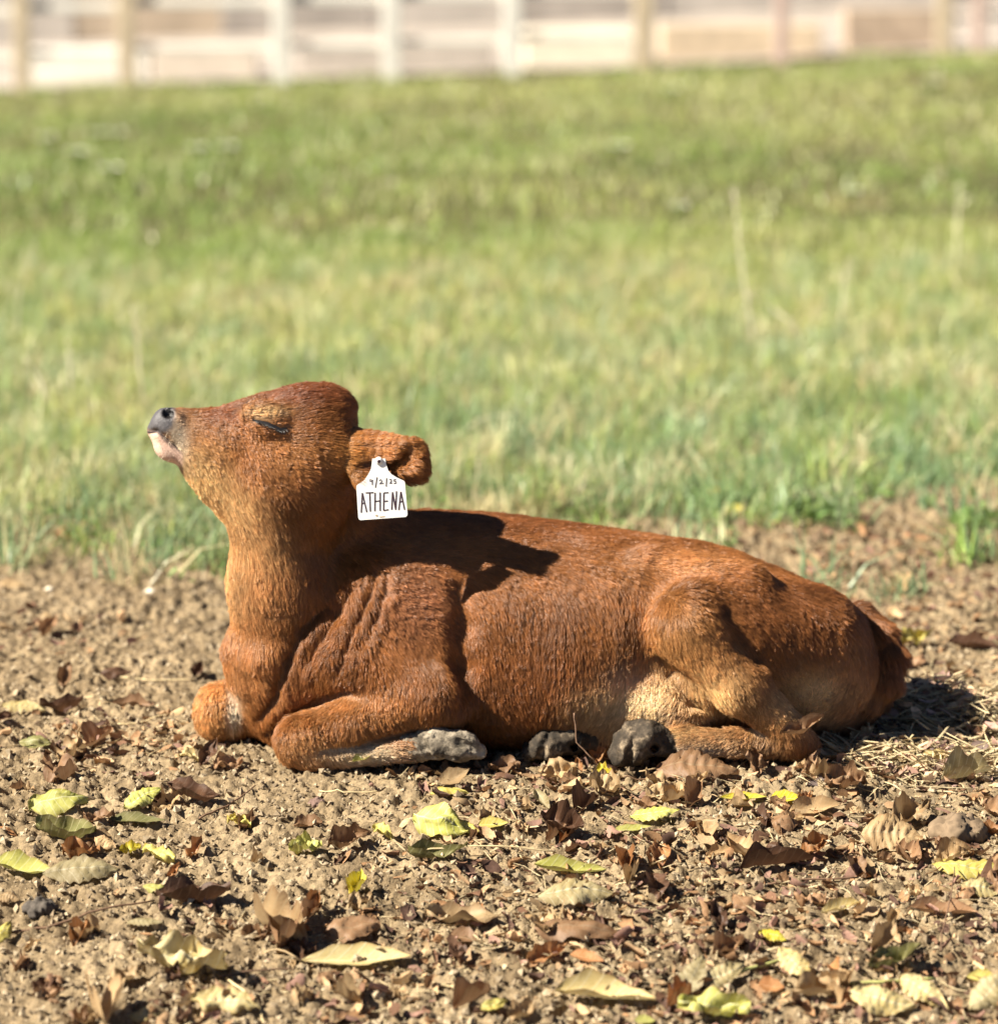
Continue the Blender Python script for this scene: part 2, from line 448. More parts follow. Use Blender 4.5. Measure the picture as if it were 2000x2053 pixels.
# ------------------------------------------------------------------ grass
def blades(x, y, L, W, col, r, lean=0.55):
    n = len(x)
    a = r.random(n) * 6.283
    ld = r.random(n) * 6.283
    dx, dy = np.cos(ld), np.sin(ld)
    ln = np.abs(r.normal(0.25, lean, n))
    z0 = gz(x, y) - 0.004
    sx, sy = -np.sin(a) * W / 2, np.cos(a) * W / 2
    pts = []
    for t, w in ((0, 1.0), (0.5, 0.8), (1, 0.0)):
        off = ln * t ** 1.7 * L
        zz = z0 + L * (t - 0.28 * np.minimum(ln, 1.6) * t ** 2)
        cx, cy = x + dx * off, y + dy * off
        if w > 0:
            pts += [np.stack([cx - sx * w, cy - sy * w, zz], 1), np.stack([cx + sx * w, cy + sy * w, zz], 1)]
        else:
            pts += [np.stack([cx, cy, zz], 1)]
    V = np.stack(pts, 1)
    f = np.array([(0, 1, 3), (0, 3, 2), (2, 3, 4)])
    F = f[None] + (np.arange(n) * 5)[:, None, None]
    return V.reshape(-1, 3), F.reshape(-1, 3), np.repeat(col, 5, 0)
def grass_colours(x, y, r):
    n = len(x)
    g1, g2, g3, g4 = np.array([0.22, 0.32, 0.075]), np.array([0.50, 0.49, 0.17]), np.array([0.72, 0.66, 0.42]), np.array([0.21, 0.32, 0.17])
    big = np.clip((fbm(x * 0.55, y * 0.40, 201, 3) - 0.3) * 3.2, 0, 1)
    med = np.clip((fbm(x * 3, y * 2.2, 211, 3) - 0.25) * 2.2, 0, 1)
    t = np.clip(0.55 * big + 0.25 * med + r.normal(0, 0.16, n), 0, 1)[:, None]
    c = g1 * (1 - t) + g2 * t
    near = np.clip((4.5 - y) / 3, 0, 1)
    blue = (r.random(n) < 0.55 * near)
    c[blue] = g4 * 0.6 + c[blue] * 0.4
    straw = r.random(n) < 0.10 + 0.04 * near + 0.14 * big
    c[straw] = c[straw] * 0.25 + g3 * 0.75
    v = (np.clip((9 - y) / 5, .25, 1) * (r.random(n) - .5) * .75)[:, None]
    return np.clip(c * (1 + v), 0.01, 0.8)
def field(n, y0, y1, Lm, Wm, seed, clump, thr, pw=1.0, wide=0):
    r = np.random.default_rng(seed)
    y = y0 + (y1 - y0) * r.random(n) ** pw
    x = (r.random(n) * 2 - 1) * (0.152 * (y + 5) * 1.32 + 0.15)
    if wide:
        e_ = 0.152 * (y + 5) * 1.32 + 0.15
        x = np.where(r.random(n) < .5, -1, 1) * (e_ + r.random(n) * (1.0 + e_ * .9))
    f = fbm(x * clump, y * clump, seed + 1, 3)
    m = grass_mask(x, y)
    keep = (r.random(n) < m ** 1.6 * np.clip((f - thr) * 4, 0.08, 1))
    x, y, f = x[keep], y[keep], f[keep]
    fence_y = FL[1] + (x - FL[0]) * fd[1] / fd[0]
    k = y < fence_y + 0.35
    x, y, f = x[k], y[k], f[k]
    L = Lm * (0.45 + 1.3 * np.clip(f - 0.2, 0, 0.6)) * (0.5 + r.random(len(x)))
    W = Wm * (0.6 + 0.8 * r.random(len(x)))
    return blades(x, y, L, W, grass_colours(x, y, r), r)
def tufts(n, seed):
    r = np.random.default_rng(seed)
    cy = 1.0 + 5.5 * r.random(n) ** 1.3; cx = (r.random(n) * 2 - 1) * (0.152 * (cy + 5) * 1.25 + .1)
    k = r.random(n) < grass_mask(cx, cy) ** 1.5 + .03
    cx, cy = cx[k], cy[k]; n = len(cx)
    m = 26
    sp = (.015 + .03 * r.random(n)).repeat(m)
    x = cx.repeat(m) + r.normal(0, 1, n * m) * sp; y = cy.repeat(m) + r.normal(0, 1, n * m) * sp
    L = (.05 + .095 * r.random(n) ** 1.6).repeat(m) * (.5 + .7 * r.random(n * m)); W = .0044 * (.5 + .9 * r.random(n * m))
    c = grass_colours(cx, cy, r).repeat(m, 0) * (.7 + .6 * r.random((n * m, 1)))
    cool = (r.random(n) < .55).repeat(m); c[cool] = c[cool] * .35 + np.array([.24, .36, .20]) * .65
    dry = (r.random(n) < .22).repeat(m); c[dry] = np.array([.60, .52, .29]) * (.7 + .5 * r.random((dry.sum(), 1)))
    return blades(x, y, L, W, c, r, .8)
parts = [tufts(4400, 401), field(62000, 1.0, 3.6, 0.070, 0.0034, 301, 7.0, 0.40, 0.9),
         field(70000, 3.4, 8.0, 0.070, 0.0050, 302, 4.0, 0.25, 0.9),
         field(75000, 7.5, 30.0, 0.075, 0.011, 303, 1.8, 0.15, 0.8),
         field(45000, 1.0, 6.0, 0.075, 0.0065, 304, 5.0, 0.30, 0.9, 1), field(30000, 5.5, 30.0, 0.08, 0.015, 305, 1.8, 0.15, 0.8, 1)]
gv, gfv, gcv = [], [], []; o_ = 0
for v, f, c in parts:
    gv.append(v); gfv.append(f + o_); gcv.append(c); o_ += len(v)
grass_m = vcol_mat("grass_blade", 0.42, 0.5, 0.35, 0.15, 30)
me = new_mesh("grass", np.concatenate(gv), np.concatenate(gfv), grass_m)
set_col(me, np.concatenate(gcv))
tag(link("grass", me), "rough sunlit yellow green pasture grass behind the calf", kind='stuff')
print("grass tris", len(me.polygons))

# low broad leaved weeds (clover like) along the soil edge
def weeds_mesh(pts, r, size):
    V, F, C = [], [], []
    for (x, y, n, spread) in pts:
        z = float(gz(x, y)[0])
        for k in range(n):
            a = r.random() * 6.283; d = spread * math.sqrt(r.random()); l = size * (0.6 + 0.8 * r.random())
            cx, cy, cz = x + d * math.cos(a), y + d * math.sin(a), z + 0.012 + 0.035 * r.random() * (1 - d / spread * 0.6)
            b = r.random() * 6.283; tl = r.normal(0, 0.5); t2 = r.normal(0, .5)
            e1 = np.array([math.cos(b), math.sin(b), tl]); e2 = np.array([-math.sin(b), math.cos(b), t2])
            o = len(V)
            for u, v_, dz in ((-1, 0, 0), (-.3, -.6, .12), (.5, -.5, .1), (1, 0, -.1), (.5, .5, .1), (-.3, .6, .12), (.1, 0, -.08)):
                V.append(np.array([cx, cy, cz]) + (e1 * u + e2 * v_) * l / 2 + np.array([0, 0, dz * l]))
            F += [(o + 6, o + i, o + (i + 1) % 6) for i in range(6)]
            c = np.array([0.10, 0.17, 0.05]) * (0.7 + 0.9 * r.random()) + np.array([.04, .03, 0]) * r.random()
            C += [c] * 7
    return np.array(V), F, np.array(C)
wr = np.random.default_rng(12)
wp = []
for _ in range(330):
    x = wr.uniform(-1.5, 1.7); y = float(edge_y(x)) + wr.normal(0.12, 0.5)
    if y > 1.0: wp.append((x, y, int(wr.integers(4, 14)), wr.uniform(0.02, 0.07)))
v, f, c = weeds_mesh(wp, wr, 0.016)
me = new_mesh("weeds", v, f, vcol_mat("weed_leaf", 0.5, 0.35, 0.25, 0.15, 60)); set_col(me, c)
tag(link("weeds", me), "low broad leaved weeds mixed into the ragged edge of the grass", kind='stuff')
for px, py, lab in ((1640, 1040, "low green weed rosette alone on the bare soil behind the rump"), (1165, 1030, "green weed tuft just above the calf's back at the grass edge"), (1985, 1060, "green weed clump on soil at the right edge of the photo")):
    g_ = G(px, py)
    v, f, c = weeds_mesh([(0.0, 0.0, 110, 0.085)], wr, 0.02)
    v[:, 2] += g_[2] - float(gz(0, 0)[0])
    me = new_mesh("weed_plant", v + np.array([g_[0], g_[1], 0]), f, bpy.data.materials["weed_leaf"]); set_col(me, c)
    tag(link("weed_plant", me), lab, "weed")

# tall dry grass stalks
stalk_m = simple("dry_stalk", (0.66, 0.60, 0.42), 0.6, 0.2, 40)
def stalk(pxs, Y, label, r0=0.0022):
    pts = [P(a, b, Y) for a, b in pxs]
    base = pts[0].copy(); pts[0][2] = float(gz(base[0], base[1])[0]) - 0.01
    dense = []
    for i in range(len(pts) - 1):
        for t in np.linspace(0, 1, 5)[:-1]: dense.append(pts[i] * (1 - t) + pts[i + 1] * t)
    dense.append(pts[-1])
    dense = [d + np.array([0, 0.012 * math.sin(k * 1.3), 0]) for k, d in enumerate(dense)]
    r0 *= 1.5
    v, f = tube(dense, r0, r0 * 0.4, 5)
    o = tag(link("grass_stalk", new_mesh("grass_stalk", v, f, stalk_m)), label, "grass stalk", "dry grass stalks standing in the pasture")
    hv, hf = merge([tube([dense[-1] + np.array([0.004 * math.cos(a), 0.004 * math.sin(a), -0.012 * k]), dense[-1] + np.array([0.010 * math.cos(a), 0.010 * math.sin(a), -0.012 * k + 0.02])], 0.0018, 0.0006, 4) for k, a in enumerate(np.arange(0, 14, 2.1))])
    link("seed_head", new_mesh("seed_head", hv, hf, stalk_m), o)
def YG(px, py): return float(G(px, py)[1])
stalk([(292, 830), (280, 730), (268, 620)], YG(292, 830), "pale upright dry grass stalk rising right behind the calf's nose", 0.003)
stalk([(130, 860), (85, 770), (55, 720)], YG(130, 860), "pale dry stalk leaning to the left, lower of two at the left side", 0.003)
stalk([(30, 690), (40, 580), (70, 490)], YG(30, 690), "tall blurred dry stalk nearest the left edge of the photo")
stalk([(145, 820), (140, 730), (138, 680)], YG(145, 820), "short upright pale stalk between the leaning stalk and the nose stalk", .0028)
stalk([(1515, 700), (1490, 560), (1470, 380)], YG(1515, 700), "tallest pale dry grass stalk above the calf's rump", 0.0035)
stalk([(1640, 730), (1580, 640), (1500, 590)], YG(1640, 730), "arching pale dry stalk leaning left towards the tallest stalk", 0.003)
stalk([(1680, 690), (1690, 590), (1700, 520)], YG(1680, 690), "upright dry stalk standing between the arching stalk and the far right stalks")
stalk([(1915, 560), (1918, 460), (1925, 370)], YG(1915, 560), "tall dry stalk near the right edge of the photo, blurred", 0.0035)
stalk([(900, 880), (960, 840), (1030, 830)], YG(900, 880), "low bent straw stalk in the grass above the calf's back", 0.0028)
stalk([(100, 900), (210, 880), (260, 885)], YG(100, 900), "flattened straw stalk lying on the grass behind the muzzle", 0.0028)

# pale blossoms added to stand in for glints in the field
glint_petal_m = simple("glint_petal", (0.8, 0.78, 0.66), 0.5, 0.05, 30)
glint_stem_m = simple("glint_stem", (.2, .26, .07), .6, .2, 40)
fl = [(1345, 210, "pale blossom added for a glint in the far grass below the tan fence post"), (1868, 197, "pale blossom added for a glint in the far grass near the right edge, below the last tan post"), (92, 313, "pale blossom added for the leftmost glint in the far grass"), (152, 347, "pale blossom added for the lowest glint of the left cluster in the field"), (193, 303, "pale blossom added for the left glint of a touching pair in the left field"), (232, 303, "pale blossom added for the right glint of a touching pair in the left field"), (222, 383, "pale blossom added for a yellowish glint just under the left field cluster"), (395, 338, "pale blossom added for the left glint of a pair above the forehead"), (455, 335, "pale blossom added for the right glint of a pair above the forehead"), (1362, 462, "pale blossom added for a lone glint in mid field above the hip"), (1708, 430, "pale blossom added for a glint in mid field above the tail"), (1240, 335, "pale blossom added for a faint glint in mid field above the back")]
for px, py, lab in fl:
    g_ = G(px, py); z = float(gz(g_[0], g_[1])[0]) + 0.085
    rr = 0.050 if py < 420 else 0.034
    pv = []
    for k in range(9):
        a = k * 0.698
        e = np.array([math.cos(a), math.sin(a), 0.25]); s = np.array([-math.sin(a), math.cos(a), 0])
        c0 = np.array([g_[0], g_[1], z])
        vv = [c0 + e * rr * 0.25 - s * rr * .18, c0 + e * rr * 0.25 + s * rr * .18, c0 + e * rr + s * rr * .3 + np.array([0, 0, .3 * rr]), c0 + e * rr * 1.1 + np.array([0, 0, .25 * rr]), c0 + e * rr - s * rr * .3 + np.array([0, 0, .3 * rr])]
        pv.append((vv, [(0, 1, 2, 3, 4)]))
    v, f = merge(pv)
    o = tag(link("glint_flower", new_mesh("glint_flower", v, f, glint_petal_m, False)), lab, "glint_flower", "pale blossoms added for out of focus glints in the field")
    v, f = merge([tube([(g_[0], g_[1], z - 0.1), (g_[0], g_[1], z)], 0.002, 0.002, 5), ((IV * rr * .75 + np.array([g_[0], g_[1], z])).tolist(), IF.tolist())])
    link("stem", new_mesh("stem", v, f, glint_stem_m), o)

# ------------------------------------------------------------------ signed distance modelling
class Prim:
    pass
def cone(a, b, ra, rb, k=0.02, sub=False):
    p = Prim(); a, b = np.asarray(a, float), np.asarray(b, float)
    p.a, p.b, p.ra, p.rb, p.k, p.sub = a, b, ra, rb, k, sub
    m = max(ra, rb)
    p.lo, p.hi = np.minimum(a, b) - m, np.maximum(a, b) + m
    ba = b - a; bb = max(ba @ ba, 1e-9)
    def f(x, y, z):
        px, py, pz = x - a[0], y - a[1], z - a[2]
        t = np.clip((px * ba[0] + py * ba[1] + pz * ba[2]) / bb, 0, 1)
        return np.sqrt((px - t * ba[0]) ** 2 + (py - t * ba[1]) ** 2 + (pz - t * ba[2]) ** 2) - (ra + (rb - ra) * t)
    p.f = f
    return p
def ell(c, r, k=0.02, sub=False, rot=0.0):      # rot: tilt in the X-Z plane (degrees, anticlockwise seen from the front)
    p = Prim(); c = np.asarray(c, float); r = np.asarray(r, float)
    p.k, p.sub = k, sub
    m = r.max(); p.lo, p.hi = c - m, c + m
    ca, sa = math.cos(math.radians(rot)), math.sin(math.radians(rot))
    def f(x, y, z):
        u, v, w = x - c[0], y - c[1], z - c[2]
        u, w = u * ca + w * sa, -u * sa + w * ca
        k0 = np.sqrt((u / r[0]) ** 2 + (v / r[1]) ** 2 + (w / r[2]) ** 2)
        k1 = np.sqrt((u / r[0] ** 2) ** 2 + (v / r[1] ** 2) ** 2 + (w / r[2] ** 2) ** 2)
        return k0 * (k0 - 1) / np.maximum(k1, 1e-6)
    p.f = f
    return p
def loft(rows, k=0.02, ex=2.2):                # rows: x, ztop, zbot, halfwidth, ycentre, zcentre
    p = Prim(); R = np.array(sorted(rows)); p.k, p.sub = k, False
    X = R[:, 0]
    # smooth the tables a little
    xs_ = np.linspace(X[0], X[-1], 160)
    T = [np.interp(xs_, X, R[:, j]) for j in range(1, 6)]
    ker = np.hanning(11); ker /= ker.sum()
    T = [np.convolve(np.pad(t, 5, 'edge'), ker, 'valid') for t in T]
    p.lo = np.array([X[0], (R[:, 4] - R[:, 3]).min(), R[:, 2].min()]); p.hi = np.array([X[-1], (R[:, 4] + R[:, 3]).max(), R[:, 1].max()])
    def f(x, y, z):
        zt, zb, w, yc, zc = [np.interp(x, xs_, t) for t in T]
        up = z > zc
        h = np.maximum(np.where(up, zt - zc, zc - zb), 0.004)
        w = np.maximum(w, 0.004)
        s = (np.abs((y - yc) / w) ** ex + np.abs((z - zc) / h) ** ex) ** (1 / ex)
        d = (s - 1) * np.minimum(w, h)
        e = np.maximum(xs_[0] - x, x - xs_[-1])
        return np.maximum(d, e)
    p.f = f
    return p
def combine(d, dp, p):
    if p.sub:
        h = np.clip(0.5 - 0.5 * (d + dp) / p.k, 0, 1)
        return d * (1 - h) - dp * h + p.k * h * (1 - h)
    h = np.clip(0.5 + 0.5 * (d - dp) / p.k, 0, 1)
    return d * (1 - h) + dp * h - p.k * h * (1 - h)
def sdf_points(prims, pts):
    d = np.full(len(pts), 0.3)
    for p in prims:
        m = p.k + 0.03
        s = np.all((pts >= p.lo - m) & (pts <= p.hi + m), 1)
        if s.any():
            q = pts[s]
            d[s] = combine(d[s], p.f(q[:, 0], q[:, 1], q[:, 2]), p)
    return d
def hit(prims, px, py, y0=-0.45):
    dr = ray(px, py); dr = dr / np.linalg.norm(dr)
    o = np.array([0, CAMY, CAMZ]); t = (y0 - CAMY) / dr[1]
    for _ in range(160):
        d = sdf_points(prims, (o + dr * t)[None])[0]
        if d < 0.0004: break
        t += min(max(d * 0.6, 0.0004), 0.02)
        if t > 6.2: return P(px, py, -0.1)
    return o + dr * t
def sdf_mesh(prims, res, lo, hi, iters=3, disp=None):
    ax = [np.arange(lo[i], hi[i] + res, res) for i in range(3)]
    D = np.full([len(a) for a in ax], 0.3, np.float32)
    for p in prims:
        m = p.k + 0.012
        sl = []
        for i in range(3):
            i0 = max(int((p.lo[i] - m - lo[i]) / res), 0); i1 = min(int((p.hi[i] + m - lo[i]) / res) + 2, len(ax[i]))
            sl.append(slice(i0, max(i1, i0)))
        if any(s.stop <= s.start for s in sl): continue
        x = ax[0][sl[0]][:, None, None]; y = ax[1][sl[1]][None, :, None]; z = ax[2][sl[2]][None, None, :]
        sub = D[tuple(sl)]
        D[tuple(sl)] = combine(sub, np.broadcast_to(p.f(x, y, z), sub.shape), p)
    # naive surface nets
    S = D < 0
    c = [S[i:S.shape[0] - 1 + i, j:S.shape[1] - 1 + j, k:S.shape[2] - 1 + k] for i in (0, 1) for j in (0, 1) for k in (0, 1)]
    cnt = sum(a.astype(np.int8) for a in c)
    act = (cnt > 0) & (cnt < 8)
    I = np.argwhere(act)
    vid = np.full(act.shape, -1, np.int64); vid[act] = np.arange(len(I))
    V = np.stack([ax[i][0] + (I[:, i] + 0.5) * res for i in range(3)], 1)
    F = []
    for axis in range(3):
        a0 = [slice(None)] * 3; a1 = [slice(None)] * 3
        a0[axis] = slice(0, -1); a1[axis] = slice(1, None)
        A, B = S[tuple(a0)], S[tuple(a1)]
        E = np.argwhere(A != B)
        b, g = (axis + 1) % 3, (axis + 2) % 3
        ok = (E[:, b] > 0) & (E[:, g] > 0) & (E[:, b] < S.shape[b] - 1) & (E[:, g] < S.shape[g] - 1)
        E = E[ok]
        eb = np.zeros(3, int); eb[b] = 1; eg = np.zeros(3, int); eg[g] = 1
        q = [E - eb - eg, E - eg, E, E - eb]
        ids = np.stack([vid[tuple(t.T)] for t in q], 1)
        flip = S[tuple(E.T)]
        ids[~flip] = ids[~flip][:, ::-1]
        F.append(ids)
    F = np.concatenate(F)
    # relax onto the surface
    def gradient(v, e=0.0012):
        g = np.stack([sdf_points(prims, v + np.eye(3)[i] * e) - sdf_points(prims, v - np.eye(3)[i] * e) for i in range(3)], 1) / (2 * e)
        return g
    for _ in range(iters):
        d = sdf_points(prims, V); g = gradient(V)
        step = d / np.maximum((g ** 2).sum(1), 0.15)
        V = V - g * np.clip(step, -res, res)[:, None]
    g = gradient(V, 0.002); n = g / np.maximum(np.linalg.norm(g, axis=1, keepdims=True), 1e-6)
    if disp is not None:
        V = V + n * disp(V)[:, None]
    return V, F, n

# ------------------------------------------------------------------ the calf
mp = lambda pix: pix * 0.000765
HY = -0.125
prims = []
def tr(px, top, w, zc, zb=-0.012, yc=0.0):
    a = P(px, top, 0.0); return (a[0], a[2] - 0.007, zb, w - 0.006, yc, zc)
prims.append(loft([tr(505, 1340, .03, .10, .03), tr(540, 1240, .09, .12), tr(600, 1150, .135, .13), tr(680, 1068, .160, .14), tr(760, 1026, .172, .145), tr(850, 1020, .182, .14), tr(1000, 1030, .205, .13), tr(1134, 1048, .215, .125), tr(1220, 1060, .205, .13), tr(1290, 1070, .180, .14), tr(1402, 1085, .165, .15, .0), tr(1469, 1102, .165, .15), tr(1513, 1121, .165, .145), tr(1580, 1146, .152, .14), tr(1670, 1188, .118, .13, .0), tr(1723, 1216, .085, .12, .01), tr(1762, 1262, .04, .11, .03), tr(1785, 1330, .008, .10, .06)], ex=2.25))
# neck
prims += [cone(P(556, 985, -.125), P(566, 1180, -.108), .074, .068, .05), cone(P(566, 1180, -.108), P(590, 1325, -.085), .068, .092, .05),
          cone(P(585, 1330, -.075), P(575, 1400, -.06), .085, .068, .05), cone(P(640, 910, -.115), P(735, 1095, -.045), .040, .058, .05)]
# dewlap rolls
for (x_, y_, r_) in ((480, 1300, .012),):
    prims.append(cone(P(x_, y_, -.11), P(x_ + 50, y_ + 18, -.17), r_, r_ * .5, .04))
# head
def hd(px, top, bot, w, yc=HY):
    a, b = P(px, top, yc), P(px, bot, yc)
    return (a[0], a[2] - .003, b[2] + .005, w, yc, (a[2] + b[2]) / 2 + 0.1 * (a[2] - b[2]))
prims.append(loft([hd(296, 857, 870, .008), hd(303, 832, 890, .024), hd(318, 815, 914, .036), hd(345, 814, 927, .041), hd(370, 817, 958, .044), hd(400, 818, 1000, .048), hd(435, 815, 1034, .054), hd(475, 802, 1048, .060), hd(518, 788, 1055, .067), hd(568, 782, 1056, .072), hd(601, 779, 1054, .073), hd(634, 781, 1048, .070), hd(660, 791, 1040, .062), hd(679, 806, 1026, .056), hd(695, 838, 1000, .044), hd(714, 880, 960, .012)], k=.03, ex=2.3))
prims += [ell(P(530, 832, HY - .056), (.034, .016, .020), .018, rot=-8),          # brow
          ell(P(542, 856, HY - .060), (.031, .016, .017), .010, rot=-12),         # closed lid
          ell(P(575, 955, HY - .044), (.058, .030, .046), .03),                   # cheek
          ell(P(640, 905, HY - .045), (.030, .026, .030), .03),
          ell(P(338, 852, HY - .030), (.024, .014, .026), .012),                  # upper lip
          ell(P(336, 905, HY - .022), (.022, .018, .014), .010, rot=-30),         # lower lip
          ell(P(628, 815, HY), (.050, .045, .024), .03)]                          # poll
# ear, a cupped sheet open below
EB, ET = P(660, 906, -.140), P(833, 912, -.200)
ea = (ET - EB); el = np.linalg.norm(ea); ea /= el
for i in range(13):
    u = i / 12
    c = EB + ea * el * u + np.array([0, 0, .003 * math.sin(math.pi * u) - .004 * u])
    r = .0175 + .007 * math.sin(math.pi * u)
    yr = .68 * r * (1 if u < .7 else 1 - .35 * (u - .7) / .3)
    sec = []
    lip = -8 if u < .72 else -8 + 150 * (u - .72) / .28          # the near rim climbs to the tip
    for phi in np.linspace(lip, 180, 8):
        w = math.radians(phi); sec.append(c + np.array([0, -math.cos(w) * yr, math.sin(w) * r]))
    drop = .040 * min(1, 1.6 - 1.25 * u)
    for k in (1, 2, 3):                                            # the far rim hangs lower
        sec.append(c + np.array([0, yr - .004 * k * k * .5, -drop * k / 3]))
    if i:
        for q0, q1 in zip(sec[:-1], sec[1:]): prims.append(cone(q0, q1, .005, .005, .005))
    else:
        for q0, q1 in zip(sec[:8], sec[1:9]): prims.append(cone(q0, q1, .008, .008, .008))
    if 0 < i: 
        for q0, q1 in zip(prev_sec[::2], sec[::2]): prims.append(cone(q0, q1, .005, .005, .005))
    prev_sec = sec
prims += [ell(P(836, 912, -.188), (.0140, .010, .026), .010, rot=18), ell(P(822, 936, -.183), (.024, .008, .026), .010, rot=14), cone(P(640, 892, -.150), P(700, 908, -.176), .030, .015, .04), ell(P(667, 838, HY), (.022, .038, .030), .04), cone(P(700, 935, -.188), P(722, 955, -.190), .010, .012, .008), cone(P(722, 955, -.190), P(742, 938, -.186), .012, .006, .008)]
# near fore leg
prims += [ell(P(785, 1255, -.118), (.105, .066, .115), .05, rot=-8), cone(P(700, 1320, -.145), P(868, 1395, -.185), .062, .046, .04),
          cone(P(868, 1398, -.19), P(700, 1455, -.198), .044, .035, .025), cone(P(700, 1455, -.198), P(612, 1480, -.20), .035, .038, .02),
          cone(P(598, 1492, -.20), P(625, 1508, -.205), .034, .026, .015), cone(P(620, 1512, -.206), P(815, 1500, -.214), .0225, .021, .012)]
# far fore leg
prims += [cone(P(446, 1420, -.055), P(640, 1400, -.02), .041, .05, .02), cone(P(440, 1440, -.05), P(480, 1445, -.04), .036, .03, .015), cone(P(455, 1455, -.04), P(620, 1465, .0), .024, .022, .012)]
# near hind leg
prims += [cone(P(1620, 1285, -.085), P(1400, 1238, -.178), .080, .052, .05), cone(P(1378, 1258, -.19), P(1480, 1372, -.205), .048, .039, .03),
          cone(P(1480, 1372, -.205), P(1575, 1458, -.205), .039, .027, .015), cone(P(1585, 1468, -.20), P(1616, 1486, -.195), .024, .015, .010),
          cone(P(1590, 1484, -.198), P(1480, 1490, -.205), .025, .0195, .012), cone(P(1480, 1490, -.2), P(1375, 1492, -.208), .0195, .0225, .012),
          ell(P(1645, 1350, -.065), (.078, .085, .072), .03), cone(P(1560, 1330, -.12), P(1600, 1400, -.11), .05, .03, .03)]
# hip bone ridge and the hollow under it
prims += [cone(P(1300, 1126, -.095), P(1490, 1168, -.125), .016, .028, .05), ell(P(1500, 1208, -.238), (.075, .030, .030), .04, True, rot=-20),
          ell(P(1300, 1265, -.285), (.03, .05, .07), .06, True)]
# far hind leg and groin
prims += [ell(P(1335, 1405, -.135), (.080, .070, .052), .03), ell(P(1255, 1440, -.11), (.06, .06, .04), .04), cone(P(1470, 1452, -.075), P(1210, 1482, -.155), .026, .022, .015)]
# tail
tl = [(1718, 1240, -.005, .024), (1758, 1272, -.03, .020), (1781, 1316, -.05, .020), (1777, 1360, -.06, .020), (1745, 1402, -.06, .019), (1695, 1436, -.055, .017), (1640, 1458, -.05, .012), (1600, 1470, -.04, .007)]
for a, b in zip(tl[:-1], tl[1:]):
    prims.append(cone(P(a[0], a[1], a[2]), P(b[0], b[1], b[2]), a[3], b[3], .008))
# carved details, cut where the surface lies
base_prims = list(prims)
def groove(line, r, k, sink=0.0):
    hs = [hit(base_prims, x, y) + np.array([0, sink, 0]) for x, y in line]
    for i in range(len(hs) - 1):
        prims.append(cone(hs[i], hs[i + 1], r if i else r * .5, r if i < len(hs) - 2 else r * .4, k, True))
groove([(748, 1150), (735, 1195), (715, 1240), (697, 1290), (680, 1345)], .0042, .013)
groove([(772, 1148), (766, 1190), (748, 1240), (722, 1297)], .0032, .011)
groove([(700, 1180), (675, 1225), (650, 1270), (622, 1320)], .0028, .022)
groove([(650, 1212), (607, 1255), (575, 1320), (548, 1390), (515, 1440)], .007, .014)
groove([(918, 1180), (924, 1250), (926, 1330), (930, 1410)], .010, .03)
groove([(690, 1378), (650, 1398), (600, 1420), (530, 1465)], .006, .014)
groove([(644, 1502), (735, 1490), (828, 1462), (895, 1450)], .006, .010)
groove([(1318, 1310), (1345, 1350), (1385, 1402), (1428, 1445)], .0045, .014)
groove([(1450, 1225), (1480, 1275), (1510, 1315)], .006, .025)
groove([(1342, 1466), (1424, 1448), (1470, 1440)], .004, .006)
# mouth line and nostril
groove([(297, 866), (304, 866), (313, 864), (336, 880), (352, 894), (367, 910)], .0036, .003)
nh = hit(base_prims, 337, 829)
prims += [ell(nh + np.array([.000, .001, .000]), (.0095, .011, .0075), .003, True, rot=-30), cone(nh + np.array([.004, 0, -.001]), nh + np.array([.014, .0, -.004]), .004, .0015, .003, True)]
groove([(508, 842), (535, 850), (560, 862), (574, 859)], .0028, .004)

V, F, NRM = sdf_mesh(prims, 0.0042, np.array([-0.60, -0.30, -0.02]), np.array([0.66, 0.24, 0.66]))
print("calf verts", len(V))

